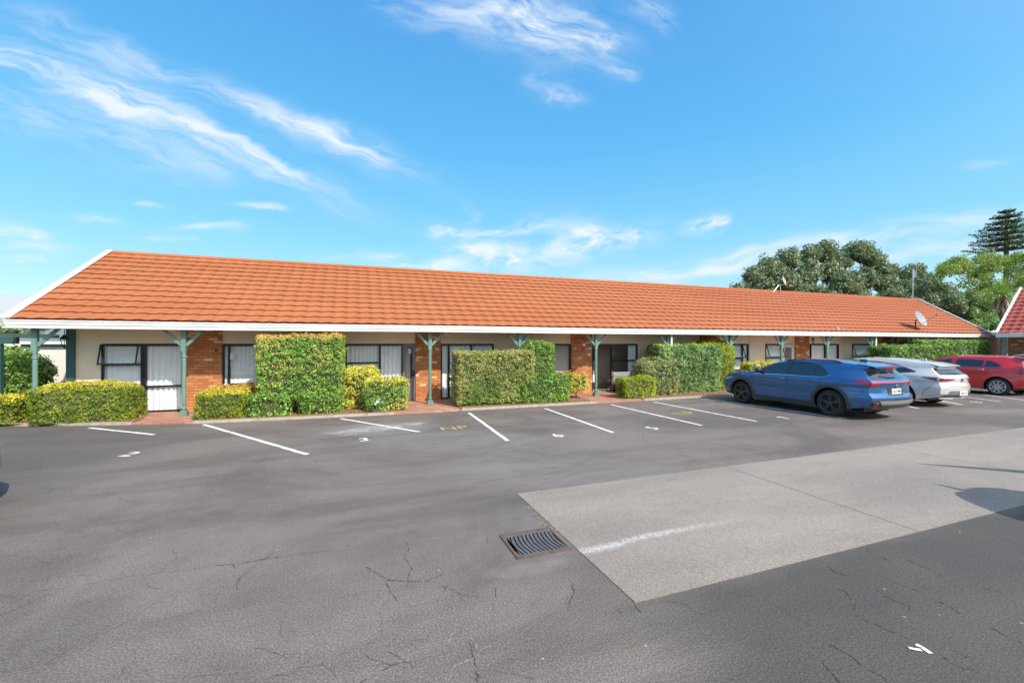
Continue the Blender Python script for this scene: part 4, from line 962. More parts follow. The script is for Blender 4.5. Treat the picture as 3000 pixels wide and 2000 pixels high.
c, h = HU(712, 850, 1150, 1222, 12.22, .7); shrub('leafy_shrub', 'bushy green shrub at the lower left foot of the tallest square hedge', 'shrub', c, h, .25, L['bright'], .07, 900, amp=.08, group=GRP, tilt=(0, -.2, -.4))
c, h = HU(868, 1012, 1150, 1216, 12.22, .7); shrub('leafy_shrub', 'bushy green shrub at the lower right foot of the tallest square hedge', 'shrub', c, h, .25, L['bright'], .07, 900, amp=.08, group=GRP, tilt=(0, -.2, -.4))
c, h = HU(1000, 1118, 1072, 1190, 12.75, .8); shrub('golden_shrub', 'round golden yellow shrub right of the tallest square hedge', 'shrub', c, h, .36, L['yel'], .048, 1700, amp=.05, group=GRP)
c, h = HU(1072, 1196, 1110, 1208, 12.22, .75); shrub('boxy_shrub', 'boxy green and orange shrub in front of the grey door', 'shrub', c, h, .16, L['tall'], .05, 1800, amp=.04, top=L['yel'], topfrac=.25, group=GRP)
c, h = HU(1342, 1572, 1028, 1203, 12.22, .95); shrub('tall_hedge', 'olive brown square hedge on the right of the second brick pillar', 'hedge', c, h, .12, L['olive'], .040, 3600, amp=.06, group=GRP, low=(L['bright'], .42))
c, h = HU(1540, 1636, 1001, 1170, 12.72, .8); shrub('tall_shrub', 'bright green rounded shrub rising behind the olive hedge', 'shrub', c, h, .28, L['bright'], .055, 1500, amp=.06, group=GRP)
c, h = HU(1530, 1676, 1100, 1190, 12.16, .8); shrub('leafy_shrub', 'bright green low shrub at the right foot of the olive hedge', 'shrub', c, h, .25, L['bright'], .055, 1600, amp=.07, group=GRP)
c, h = HU(1618, 1738, 1088, 1168, 12.55, .75, z0=.22); shrub('golden_shrub', 'orange yellow spreading shrub before the third brick pillar', 'shrub', c, h, .25, L['yel'], .05, 1300, amp=.08, top=L['orange'], topfrac=.3, group=GRP)
c, h = HU(1832, 1928, 1104, 1168, 12.1, .8); shrub('golden_hedge', 'small lime gold wedge shaped conifer hedge beside the armchair', 'hedge', c, h, .2, L['lime'], .036, 3000, amp=.06, group=GRP, rc=.05)
c, h = HU(1890, 2000, 1046, 1158, 12.45, 1.0); shrub('mixed_shrub', 'loose round shrub with pinkish tips left of the dense green hedge', 'shrub', c, h, .45, L['mix'], .06, 1300, amp=.09, group=GRP)
c, h = HU(1940, 2118, 1006, 1158, 12.75, 1.0); shrub('tall_hedge', 'dense pale green square hedge beside the blue car', 'hedge', c, h, .2, L['box'], .048, 3000, amp=.06, top=L['lime'], topfrac=.1, group=GRP)
c, h = HU(2062, 2168, 996, 1160, 13.15, .9); shrub('columnar_conifer', 'rounded lime gold conifer behind the dense green hedge', 'shrub', c, h, .42, L['lime'], .042, 2500, amp=.04, group=GRP, rc=.06, tilt=(0, 0, 1.2))
c, h = HU(2205, 2300, 1060, 1130, 12.9, .7); shrub('golden_shrub', 'yellow green shrub seen above the bonnet of the blue car', 'shrub', c, h, .2, L['yel'], .05, 1200, group=GRP)
c, h = HU(2545, 2700, 1046, 1110, 12.6, .8); shrub('low_hedge', 'long low green hedge behind the roof of the white car', 'hedge', c, h, .15, L['green'], .06, 900, group=GRP)
c, h = HU(2612, 2775, 1013, 1110, 12.3, 1.0); shrub('clipped_hedge', 'square green hedge between the white and red cars', 'hedge', c, h, .12, L['green'], .07, 900, amp=.04, top=L['bright'], topfrac=.3, group=GRP)
c, h = HU(2705, 2905, 998, 1100, 12.7, 1.1); shrub('clipped_hedge', 'long dark green hedge behind the red car under the gutter', 'hedge', c, h, .12, L['green'], .07, 800, amp=.04, top=L['bright'], topfrac=.25, group=GRP)
# white roses
def roses(u, v, Y, n, label):
    x, z = PX(u, Y), PZ(u, v, Y); r = thing('rose_bush', label, 'rose bush', (x, Y, 0), group='flowering rose bushes')
    mb = MB()
    for k in range(4): mb.tube([(x, Y, .04), (x+random.uniform(-.1, .1), Y, z*.6), (x+random.uniform(-.15, .15), Y, z+random.uniform(-.1, .1))], [.012, .009, .004], 5)
    mb.build('stem', M['bark'], r)
    P = np.array([(x+random.gauss(0, .13), Y+random.gauss(0, .1), random.uniform(.25, z)) for _ in range(260)]); quadmesh('leaves', leafcloud(P, np.tile((0, -.6, .6), (260, 1)), .05), [L['green']], None, r)
    for k in range(n):
        c_ = Vector((x+random.gauss(0, .09), Y-.1+random.gauss(0, .05), z-random.uniform(0, .42))); P = []; N = []
        for j in range(22): d = Vector((random.gauss(0, 1), random.gauss(0, 1), random.gauss(0, 1))).normalized(); P.append(c_+d*.028); N.append(d)
        quadmesh('bloom', leafcloud(np.array(P), np.array(N), .05, 1.1, .3), [M['fwhite']], None, r)
roses(1883, 1070, 12.95, 9, 'white flowering rose between the armchair and the round mixed shrub'); roses(1380, 1026, 13.3, 5, 'white blooms poking above the olive hedge'); roses(2212, 1066, 12.7, 6, 'pinkish white rose near the bonnet of the blue car')
roses(1100, 1176, 12.0, 3, 'tiny white flowers low beside the boxy shrub')

# ================================================================== TREES
def lobetree(name, label, base, lobes, leaf, size, dens, bark, trunk_r=.3, group=None, depth=.6, jit=.9, core=.7, topleaf=None, seed=3):
    r = thing(name, label, 'tree', base, group=group); Vs = []; cm = MB()
    for (x, y, z, rx, ry, rz) in lobes:
        A = 4*math.pi*((rx*ry+rx*rz+ry*rz)/3); n = int(A*dens); D = rng.normal(0, 1, (n, 3)); D /= np.linalg.norm(D, axis=1)[:, None]
        D[:, 2] = np.where(D[:, 2] < -.35, -D[:, 2]*rng.uniform(0, 1, n), D[:, 2]); k = 1-rng.beta(1, 3.2, (n, 1))*depth+.10*np.sin(D[:, :1]*7+x)*np.sin(D[:, 1:2]*6+y)*np.sin(D[:, 2:]*5+z)
        k += rng.normal(0, .05, (n, 1))
        P = np.array((x, y, z))+D*np.array((rx, ry, rz))*k; P, D = clump(P, D, size*2.6, .85, 1.3, A); Vs.append(leafcloud(P, D+np.array([0, 0, .3]), size, 1.6, jit))
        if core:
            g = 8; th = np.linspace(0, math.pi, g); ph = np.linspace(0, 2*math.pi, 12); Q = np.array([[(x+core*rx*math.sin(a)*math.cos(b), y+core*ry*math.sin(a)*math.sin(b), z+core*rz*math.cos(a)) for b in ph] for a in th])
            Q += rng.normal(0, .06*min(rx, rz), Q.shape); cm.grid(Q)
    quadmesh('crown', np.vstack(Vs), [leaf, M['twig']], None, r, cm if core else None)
    mb = MB(); b = Vector(base); cz = np.mean([l[2] for l in lobes]); top = Vector((np.mean([l[0] for l in lobes]), np.mean([l[1] for l in lobes]), cz))
    fork = b.lerp(top, .45); mb.tube([b, b.lerp(fork, .5)+Vector((.1, 0, 0)), fork], [trunk_r, trunk_r*.8, trunk_r*.65], 10)
    for (x, y, z, rx, ry, rz) in lobes[::(1 if len(lobes) < 40 else 9)]:
        e = Vector((x, y, z)); mid = fork.lerp(e, .5)+Vector((random.uniform(-.3, .3), 0, .3)); mb.tube([fork, mid, e], [trunk_r*.4, trunk_r*.2, trunk_r*.06], 7)
    mb.build('trunk', bark, r); return r
def lobes_uv(items, Y, yr=.8):
    out = []
    for (u, v, ru, rv, *dy) in items:
        y = Y+(dy[0] if dy else 0); s = y/(cT-sT*(u-1500)/FPX)/FPX; x = PX(u, y); out.append((x, y, PZ(u, v, y), ru*s*.92, ru*s*yr*.92, rv*s*1.08))
    return out
items = [(2452, 775, 46, 36, 1), (2500, 872, 50, 34, -2), (2165, 862, 45, 38), (2205, 815, 42, 40), (2255, 790, 45, 42), (2310, 765, 45, 40), (2370, 755, 42, 38), (2420, 742, 42, 36), (2480, 755, 35, 34, 3), (2520, 742, 48, 38), (2560, 770, 42, 42), (2240, 850, 50, 40, -2), (2300, 830, 55, 45, -3), (2365, 810, 50, 45, -3),
         (2430, 800, 50, 42, -3), (2380, 860, 52, 36, -5), (2480, 840, 62, 45, -5), (2440, 880, 50, 30, -6), (2530, 820, 50, 40, -3), (2590, 830, 45, 42, -2), (2605, 800, 38, 34), (2330, 880, 45, 30, -5), (2200, 880, 40, 28, -2), (2270, 885, 45, 25, -4), (2520, 880, 50, 30, -6)]
lb = lobes_uv(items, 40); lobetree('spreading_tree', 'broad grey green dome shaped tree behind the middle of the roof', (PX(2400, 41), 41, 0), lb, L['pohu'], .26, 36, M['barkg'], .7, 'trees behind the motel')
items = [(2660, 812, 34, 34, 2), (2690, 800, 30, 32, 2), (2615, 870, 45, 36, -2), (2650, 850, 40, 32), (2700, 850, 45, 36), (2640, 900, 45, 30, -3), (2690, 895, 40, 30, -2)]
lobetree('spreading_tree', 'grey green bushy tree behind the television aerial', (PX(2660, 36), 36, 0), lobes_uv(items, 36), L['pohu'], .24, 40, M['barkg'], .4, 'trees behind the motel')
items = [(2730, 850, 42, 32, 1), (2770, 862, 45, 36), (2740, 890, 45, 30), (2790, 885, 38, 34, -1), (2800, 905, 30, 22, -1), (2760, 915, 40, 20)]
lobetree('spreading_tree', 'grey green rounded tree above the sloping right roof end', (PX(2760, 27), 27, 0), lobes_uv(items, 27), L['pohu'], .18, 70, M['barkg'], .3, 'trees behind the motel')
items = [(2725, 815, 22, 16), (2745, 820, 20, 18), (2710, 822, 14, 12), (2735, 840, 24, 16)]
lobetree('dark_tree', 'small dark green treetop between the grey green trees and the yellow green tree', (PX(2735, 50), 50, 0), lobes_uv(items, 50), L['green'], .3, 22, M['bark'], .25, 'trees behind the motel')
items = []; rr_ = random.Random(5)
for k in range(100):
    u = rr_.uniform(2762, 3110); top = 742+(max(0, 2880-u)/118)**2*42; bot = 790 if u < 2820 else 870
    v = top+rr_.random()**1.3*(bot-top); q = rr_.uniform(.7, 1.2); items.append((u, v+10, 27*q, 21*q, rr_.uniform(-4, 4)))
lobetree('yellow_green_tree', 'large loose yellow green tree at the right edge', (PX(2920, 31), 31, 0), lobes_uv(items, 31), L['decid'], .22, 34, M['bark'], .30, 'trees behind the motel', depth=1.0, core=0)
items = [(2850, 880, 45, 34), (2890, 900, 45, 38), (2840, 915, 38, 26), (2870, 935, 45, 26), (2900, 950, 40, 24), (2810, 895, 30, 26, 2), (2815, 928, 40, 26, 1), (2850, 955, 45, 24), (2780, 925, 36, 22, 3), (2930, 880, 40, 40, 2)]
lobetree('undergrowth_tree', 'darker green bushy tree beneath the large yellow green tree', (PX(2870, 28), 28, 0), lobes_uv(items, 28), L['green'], .22, 30, M['bark'], .25, 'trees behind the motel', depth=.8)
# conifer with layered branches
def norfolk():
    Y = 45; u0 = 2948; X0 = PX(u0, Y); s = Y/(cT-sT*(u0-1500)/FPX)/FPX; r = thing('layered_conifer', 'tall dark conifer with layered upswept branches at the right skyline', 'tree', (X0, Y, 0))
    mb = MB(); zt = PZ(u0, 622, Y); mb.tube([(X0, Y, 0), (X0, Y, zt*.8), (X0, Y, zt)], [.55, .35, .05], 10); mb.build('trunk', M['bark'], r)
    P = []; N = []; br = MB()
    for k, v in enumerate(np.linspace(730, 622, 8)):
        z = PZ(u0, v, Y); rad = s*.72*(124-96*(k/7)**1.7)*random.uniform(.9, 1.08); nb_ = 11
        for j in range(nb_):
            a = 2*math.pi*(j+.5*(k % 2))/nb_+random.uniform(-.12, .12); Lb = rad*random.uniform(.62, 1.12)
            e = (X0+Lb*math.cos(a), Y+Lb*math.sin(a)); rise = Lb*.10
            br.tube([(X0, Y, z), (X0+.5*Lb*math.cos(a), Y+.5*Lb*math.sin(a), z-.02*Lb), (e[0], e[1], z+rise)], [.12, .08, .03], 5)
            for t_ in np.linspace(.12, 1.0, int(Lb*3.2)+5):
                w = .95*(1-.5*t_)*min(1, Lb/5)+.2
                for q in range(6):
                    o_ = random.uniform(-1, 1)*w; P.append((X0+t_*Lb*math.cos(a)-o_*math.sin(a), Y+t_*Lb*math.sin(a)+o_*math.cos(a), z+(t_**2)*rise+random.uniform(-.12, .22))); N.append((0, 0, 1))
    quadmesh('crown', leafcloud(np.array(P), np.array(N, float), .42, 2.4, .5), [L['pine']], None, r); br.build('branch', M['bark'], r)
norfolk()
def cabbage():
    Y = 19.5; u0 = 2935; X0 = PX(u0, Y); z0 = PZ(u0, 862, Y); r = thing('strap_leaf_palm', 'spiky green strap leaf tree with dead brown skirt beside the right wing roof', 'tree', (X0, Y, 0))
    mb = MB(); mb.tube([(X0, Y, 0), (X0+.1, Y, z0*.5), (X0, Y, z0)], [.2, .16, .14], 9); mb.build('trunk', M['bark'], r)
    def fan(n, elo, ehi, Ls, w, leafm, name, z):
        Vv = []
        for k in range(n):
            a, el = random.uniform(0, 6.283), random.uniform(elo, ehi); L_ = Ls*random.uniform(.75, 1.15); d = Vector((math.cos(a)*math.cos(el), math.sin(a)*math.cos(el), math.sin(el))); sd__ = Vector((-math.sin(a), math.cos(a), 0))*w/2
            p = Vector((X0+random.uniform(-.2, .2), Y+random.uniform(-.2, .2), z)); q1 = p+d*L_*.55; q2 = q1+(d+Vector((0, 0, -.55))).normalized()*L_*.45
            Vv += [p-sd__*.6, p+sd__*.6, q1+sd__, q1-sd__, q1-sd__, q1+sd__, q2+sd__*.15, q2-sd__*.15]
        quadmesh(name, np.array([tuple(v) for v in Vv]), [leafm], None, r)
    fan(170, -.3, 1.45, 1.5, .07, L['spike'], 'crown', z0); fan(110, -1.5, -.7, 1.5, .07, L['dead'], 'dead_leaf_skirt', z0-.15)
cabbage()
# greenery far left
c, h = HU(-120, 38, 1016, 1060, 14.9, 1.2, z0=1.1); shrub('climbing_shrub', 'green foliage below the pergola beam at the left edge', 'shrub', c, h, .25, L['bright'], .08, 600, amp=.1, trunk=True)
items = [(20, 972, 40, 16), (-40, 985, 60, 30), (40, 1035, 30, 16, -1)]
lobetree('small_tree', 'bright green small tree above the pergola at the left edge', (PX(-30, 18.6), 18.6, 0), lobes_uv(items, 18.6), L['bright'], .12, 90, M['bark'], .12)

# ================================================================== CARS
def smooth_interp(pts, n=200, k=3):
    p = np.array(pts, float); x = np.linspace(p[0, 0], p[-1, 0], n); z = np.interp(x, p[:, 0], p[:, 1])
    for _ in range(k): z[1:-1] = (z[:-2]+2*z[1:-1]+z[2:])/4
    return x, z
M['carglass'] = mat('tinted_car_glass', (.012, .016, .017), .03, 0, .9, 1.0); M['trim'] = mat('car_black_trim', (.03, .032, .035), .5)
M['clad'] = mat('grey_plastic_cladding', (.055, .058, .062), .55); M['lamp_red'] = mat('red_lamp', (.42, .012, .015), .12, 0, .6, 1); M['chrome'] = mat('chrome', (.75, .76, .78), .12, 1)
M['rim_dark'] = mat('dark_alloy', (.10, .10, .11), .22, .8); M['rim_light'] = mat('silver_alloy', (.50, .51, .53), .3, .8); M['plate'] = mat('number_plate', (.82, .83, .82), .4)
M['lamp_clear'] = mat('clear_lamp', (.6, .62, .65), .08, .3, .8, 1)
class Car:
    def __init__(s, S): s.S = S; s.T = smooth_interp(S['top'], 240, 6); s.Bt = smooth_interp(S['bot'], 60, 3)
    def xr(s, z): R_ = s.S['rear']; return np.interp(z, [p[1] for p in R_], [p[0] for p in R_])
    def xf(s, z): F = s.S['front']; return np.interp(z, [p[1] for p in F], [p[0] for p in F])
    def hw(s, x, z):
        S = s.S; w = np.interp(z, *zip(*S['zprof']))
        dr = np.clip((x-s.xr(z))/S.get('dr', .75), 0, 1); df = np.clip((s.xf(z)-x)/S.get('df', 1.0), 0, 1)
        w = w*(1-S.get('kr', .13)*(1-dr)**2.4)*(1-S.get('kf', .22)*(1-df)**2.4)
        for xa in S['axles']:   # flared arches
            d = np.sqrt((x-xa)**2+(z-S['rt'])**2); w = w+S.get('flare', .012)*np.exp(-((d-S['rt']-.06)/.10)**2)
        w = w+.012*np.exp(-((z-S['crease'])/.035)**2)-.014*np.exp(-((z-S['crease']+.16)/.09)**2)*np.exp(-(x/1.1)**2)
        return w
    def body(s):
        S = s.S; na, nb = 90, 34; a = np.linspace(0, 1, na); b = np.linspace(0, 1, nb)
        tx = S['top'][0][0]+(S['top'][-1][0]-S['top'][0][0])*a; tz = np.interp(tx, *s.T)
        bx = S['bot'][0][0]+(S['bot'][-1][0]-S['bot'][0][0])*a; bz = np.interp(bx, *s.Bt)
        rz = S['rear'][0][1]+(S['rear'][-1][1]-S['rear'][0][1])*b; rx = s.xr(rz); fz = S['front'][0][1]+(S['front'][-1][1]-S['front'][0][1])*b; fx = s.xf(fz)
        A, B = np.meshgrid(a, b, indexing='ij')
        def coons(T_, Bo, Rr, Fr):
            return (1-B)*Bo[:, None]+B*T_[:, None]+(1-A)*Rr[None]+A*Fr[None]-((1-A)*(1-B)*Bo[0]+(1-A)*B*T_[0]+A*(1-B)*Bo[-1]+A*B*T_[-1])
        Xg = coons(tx, bx, rx, fx); Zg = coons(tz, bz, rz, fz); Yg = s.hw(Xg, Zg)
        mb = MB(); V = []; idx = {}
        def vid(p): V.append(p); return len(V)-1
        Lf = [[vid((Xg[i, j], Yg[i, j], Zg[i, j])) for j in range(nb)] for i in range(na)]; Rt = [[vid((Xg[i, j], -Yg[i, j], Zg[i, j])) for j in range(nb)] for i in range(na)]
        F = []
        for i in range(na-1):
            for j in range(nb-1): F.append((Lf[i][j], Lf[i][j+1], Lf[i+1][j+1], Lf[i+1][j])); F.append((Rt[i][j], Rt[i+1][j], Rt[i+1][j+1], Rt[i][j+1]))
        loop = [(i, nb-1, 't') for i in range(na)]+[(na-1, j, 'f') for j in range(nb-2, -1, -1)]+[(i, 0, 'b') for i in range(na-2, -1, -1)]+[(0, j, 'r') for j in range(1, nb-1)]
        nc = 17; st = []
        for (i, j, k) in loop:
            x, y, z = Xg[i, j], Yg[i, j], Zg[i, j]; row = [Lf[i][j]]
            for c in range(1, nc-1):
                q = 1-2*c/(nc-1); u = 1-q*q
                px = x-S['br']*u*np.clip(1-(x-s.xr(min(z, S['rear'][-1][1])))/.45, 0, 1)*(k != 'f')+S['bf']*u*np.clip(1-(s.xf(min(z, S['front'][-1][1]))-x)/.6, 0, 1)*(k != 'r')
                pz = z+(S['crown']*u*(1-q**4*.3)*min(1, (tx[i]-tx[0])/.25+.15, (tx[-1]-tx[i])/.3) if k == 't' else 0)
                row.append(vid((px, y*q, pz)))
            row.append(Rt[i][j]); st.append(row)
        st.append(st[0])
        for r0, r1 in zip(st, st[1:]):
            for c in range(nc-1): F.append((r0[c], r0[c+1], r1[c+1], r1[c]))
        mb.v = V; mb.f = F; mb.mi = [0]*len(F); return mb
    def rp(s, y, z, off=.004):
        x0 = float(s.xr(z)); ye = float(s.hw(x0, z)); return (x0-s.S['br']*(1-min(1, abs(y)/ye)**2)-off, y, z)
    def fp(s, y, z, off=.004):
        x0 = float(s.xf(z)); ye = float(s.hw(x0, z)); return (x0+s.S['bf']*(1-min(1, abs(y)/ye)**2)+off, y, z)
    def side(s, mb, xs, lo, hi, sg, off=.006, nz=8):
        """patch on the side between curves lo(x), hi(x)"""
        P = []
        for t_ in np.linspace(0, 1, nz):
            row = []
            for x in xs:
                z = lo(x)+(hi(x)-lo(x))*t_; row.append((x, sg*(float(s.hw(x, z))+off), z))
            P.append(row)
        mb.grid(np.array(P))
    def sideline(s, mb, pts, sg, w=.007, off=.0025, n=24):
        p = np.array(pts, float); t_ = np.linspace(0, len(p)-1, n); xs = np.interp(t_, range(len(p)), p[:, 0]); zs = np.interp(t_, range(len(p)), p[:, 1])
        P = []
        for i in range(n):
            d = np.array([xs[min(i+1, n-1)]-xs[max(i-1, 0)], zs[min(i+1, n-1)]-zs[max(i-1, 0)]]); d /= np.linalg.norm(d)+1e-9; nn = np.array([-d[1], d[0]])*w/2
            P.append([(xs[i]+nn[0], sg*(float(s.hw(xs[i]+nn[0], zs[i]+nn[1]))+off), zs[i]+nn[1]), (xs[i]-nn[0], sg*(float(s.hw(xs[i]-nn[0], zs[i]-nn[1]))+off), zs[i]-nn[1])])
        mb.grid(np.array(P))
    def rearpatch(s, mb, pts_lo, pts_hi, n=16, off=.006, f=None, nz=4):
        """between two polylines [(y,z)..] across the tail"""
        f = f or s.rp; P = []; lo = np.array(pts_lo, float); hi = np.array(pts_hi, float); ys = np.linspace(0, 1, n)
        rs = lambda p: np.stack([np.interp(ys*(len(p)-1), range(len(p)), p[:, k]) for k in (0, 1)], 1)
        a, b = rs(lo), rs(hi)
        for t_ in np.linspace(0, 1, nz): P.append([f(*(a[i]+(b[i]-a[i])*t_), off) for i in range(n)])
        mb.grid(np.array(P))
def bake_cut(o, cutters):
    for c in cutters:
        m = o.modifiers.new('cut', 'BOOLEAN'); m.operation = 'DIFFERENCE'; m.object = c; m.solver = 'EXACT'
    dg = bpy.context.evaluated_depsgraph_get(); dg.update(); me = bpy.data.meshes.new_from_object(o.evaluated_get(dg))
    o.modifiers.clear(); old = o.data; o.data = me; me.name = 'body'
    for c in cutters: bpy.data.objects.remove(c)
    me.polygons.foreach_set('use_smooth', [True]*len(me.polygons))
    try: me.set_sharp_from_angle(angle=R(38))
    except Exception: pass
def wheel(root, x, y, r, w, sg, rim, spokes, double, rimr=None):
    rr = rimr or r*.72; mb = MB(); Z = r
    pr = [(rr-.01, -w/2+.01), (rr+.02, -w/2), (r-.03, -w/2), (r-.008, -w/2+.02), (r, -w/2+.045), (r, w/2-.045), (r-.008, w/2-.02), (r-.03, w/2), (rr+.02, w/2), (rr-.01, w/2-.012), (rr-.015, w/2-.06), (.02, w/2-.09)]
    mb.lathe([(a, b*sg) for a, b in pr], (x, y, Z), 40, 'y'); o = mb.build('wheel', M['rubber'], root, smooth=True)
    try: o.data.set_sharp_from_angle(angle=R(35))
    except Exception: pass
    b = MB(); f = lambda h: sg*h
    b.lathe([(rr+.004, f(w/2-.004)), (rr-.004, f(w/2+.002)), (rr-.022, f(w/2-.004)), (rr-.03, f(w/2-.04))], (x, y, Z), 40, 'y')
    b.lathe([(.001, f(w/2-.005)), (.035, f(w/2-.006)), (.05, f(w/2-.02)), (.06, f(w/2-.05))], (x, y, Z), 20, 'y')
    for k in range(spokes):
        a = 2*math.pi*k/spokes+.3
        for d in ((-.13, .13) if double else (0,)):
            a2 = a+d; p = (x+.045*math.cos(a+d*1.5), y+f(w/2-.022), Z+.045*math.sin(a+d*1.5)); q = (x+(rr-.012)*math.cos(a2), y+f(w/2-.012), Z+(rr-.012)*math.sin(a2))
            b.beam(p, q, .024 if double else .05, .022, up=(0, 1, 0))
    b.build('rim', rim, o, smooth=False)
    d = MB(); d.lathe([(.001, f(w/2-.075)), (rr-.06, f(w/2-.075)), (rr-.06, f(w/2-.085))], (x, y, Z), 30, 'y'); d.build('brake_disc', M['trim'], o)
def make_car(name, label, S, loc, rotz, scale=1.0, group=None):
    root = thing(name, label, 'car', loc, rotz, group=group, local=True, scale=scale); C = Car(S); A0, A1 = S['axles']; rt = S['rt']
    body = C.body().build('body', [S['paint'], M['black']], root)
    cut = []
    for xa in (A0, A1):
        for sg in (-1, 1):
            m = MB(); m.cur = 1; m.lathe([(.001, sg*.56), (rt+.055, sg*.56), (rt+.055, sg*1.3), (.001, sg*1.3)], (xa, 0, rt+.01), 40, 'y'); bm = bmesh.new(); o = m.build('cutter', [S['paint'], M['black']])
            bm.from_mesh(o.data); bmesh.ops.remove_doubles(bm, verts=bm.verts, dist=1e-4); bmesh.ops.recalc_face_normals(bm, faces=bm.faces); bm.to_mesh(o.data); bm.free(); cut.append(o)
    bm = bmesh.new(); bm.from_mesh(body.data); bmesh.ops.recalc_face_normals(bm, faces=bm.faces); bm.to_mesh(body.data); bm.free()
    body.parent = None; bake_cut(body, cut); body.parent = root
    for xa in (A0, A1):
        for sg in (-1, 1): wheel(root, xa, sg*(S['tw']), rt, .215, sg, S['rim'], S['spokes'], S['dbl'])
    # underbody
    u = MB(); u.box(S['bot'][0][0]+.25, S['bot'][-1][0]-.25, -.5, .5, .17, .34); u.build('underbody', M['black'], root)
    # glass
    for sg in (-1, 1):
        g_ = MB(); S['dlo'](C, g_, sg, 0); tr_ = g_.build('window_trim', S.get('dlotrim', M['trim']), root)
        for k in range(S['nwin']): g_ = MB(); S['dlo'](C, g_, sg, k+1); g_.build('side_window', M['carglass'], root)
        l = MB()
        for ln in S['seams']: C.sideline(l, ln, sg)
        l.build('door_seam', M['black'], root)
        for (hx, hz) in S['handles']:
            h_ = MB(); yb = float(C.hw(hx, hz)); h_.tube([(hx-.09, sg*(yb+.0), hz), (hx-.07, sg*(yb+.028), hz+.004), (hx+.07, sg*(yb+.028), hz+.004), (hx+.09, sg*yb, hz)], .013, 8); h_.build('door_handle', S.get('handlemat', S['paint']), root, smooth=True)
        mx, mz = S['mirror']; yb = float(C.hw(mx, mz)); mm = MB()
        Mx = Matrix.Translation((mx, sg*(yb+.11), mz+.03)) @ Matrix.Diagonal((.075, .10, .07, 1)); th = np.linspace(0, math.pi, 9); ph = np.linspace(0, 2*math.pi, 15)
        sp = lambda v, e: math.copysign(abs(v)**e, v)
        mm.grid(np.array([[tuple(Mx @ Vector((sp(math.sin(a)*math.cos(b), .7), sp(math.sin(a)*math.sin(b), .7), sp(math.cos(a), .7)))) for b in ph] for a in th])); mo = mm.build('wing_mirror', S.get('mirmat', S['paint']), root, smooth=True)
        a_ = MB(); a_.beam((mx+.01, sg*(yb-.03), mz-.02), (mx, sg*(yb+.07), mz), .05, .03); a_.build('mirror_arm', M['trim'], mo)
    for nm, fn, mm_ in S['extra']:
        if getattr(fn, 'arch', False): vs = [lambda C, e, sg=sg, xa=xa: fn(C, e, sg, xa) for sg in (-1, 1) for xa in S['axles']]
        elif getattr(fn, 'sides', False): vs = [lambda C, e, sg=sg: fn(C, e, sg) for sg in (-1, 1)]
        else: vs = [fn]
        for f1 in vs: e = MB(); f1(C, e); e.build(nm, mm_, root)
    w_ = MB(); P = []
    for t_ in np.linspace(.04, .96, 14):     # windscreen
        x = S['ws'][0]+(S['ws'][1]-S['ws'][0])*t_; z = float(np.interp(x, *C.T)); ye = float(C.hw(x, z)); P.append([(x+.006, ye*q*.93, z+S['crown']*(1-(q*.93)**2)*(1-(q*.93)**4*.3)+.008) for q in np.linspace(-1, 1, 13)])
    w_.grid(np.array(P)); w_.build('windscreen', M['carglass'], root)
    pz, pw, ph_, ptxt = S['plate']; px = C.rp(0, pz)[0]; sl = 0
    p_ = MB(); p_.box(px-.018, px+.02, -pw/2, pw/2, pz-ph_/2, pz+ph_/2); po = p_.build('number_plate', M['plate'], root)
    if ptxt: text_mesh(ptxt, ph_*.78, M['black'], 'plate_lettering', po, Matrix.Translation((px-.020, 0, pz-.002)) @ Matrix(((0, 0, -1, 0), (-1, 0, 0, 0), (0, 1, 0, 0), (0, 0, 0, 1))) @ Matrix.Diagonal((.95, 1, 1, 1)), .0006, .002)
    return root
def mir(f): f.sides = True; return f
lin = lambda *p: (lambda x: float(np.interp(x, [q[0] for q in p], [q[1] for q in p])))
# ---- blue suv
def suv_dlo(C, m, sg, k):
    hi = lin((-1.20, 1.07), (-1.14, 1.15), (-1.02, 1.24), (-.80, 1.32), (-.4, 1.355), (.05, 1.33), (.35, 1.26), (.78, 1.08), (.95, 1.0)); lo = lin((-1.22, 1.06), (-1.14, 1.025), (-.9, 1.015), (1.0, .985))
    if k == 0: C.side(m, np.linspace(-1.21, .96, 60), lambda x: lo(x)-.015, lambda x: max(hi(x)+.018, lo(x)-.01), sg, .004)
    elif k == 1: C.side(m, np.linspace(-.10, .90, 24), lambda x: lo(x)+.012, lambda x: max(hi(x)-.018, lo(x)+.013), sg, .008)
    elif k == 2: C.side(m, np.linspace(-.84, -.18, 22), lambda x: lo(x)+.012, lambda x: hi(x)-.018, sg, .008)
    else: C.side(m, np.linspace(-1.17, -.88, 16), lambda x: lo(x)+.012, lambda x: max(hi(x)-.02, lo(x)+.013), sg, .008)
def suv_arch(C, m, sg, xa):
    rt = C.S['rt']
    if True:
        P = []
        for d in (.050, .058, .135, .155):
            row = []
            for a in np.linspace(R(-14), R(194), 34):
                x, z = xa+(rt+d)*math.cos(a), rt+.01+(rt+d)*math.sin(a)*(1.0 if d < .1 else .96); z = max(z, .235)
                row.append((x, sg*(float(C.hw(x, z))+(.030 if d in (.058, .135) else .0)), z))
            P.append(row)
        m.grid(np.array(P))
suv_arch.arch = True
def suv_sill(C, m, sg): C.side(m, np.linspace(-.86, .86, 20), lambda x: .225, lambda x: .335, sg, .016, 4)
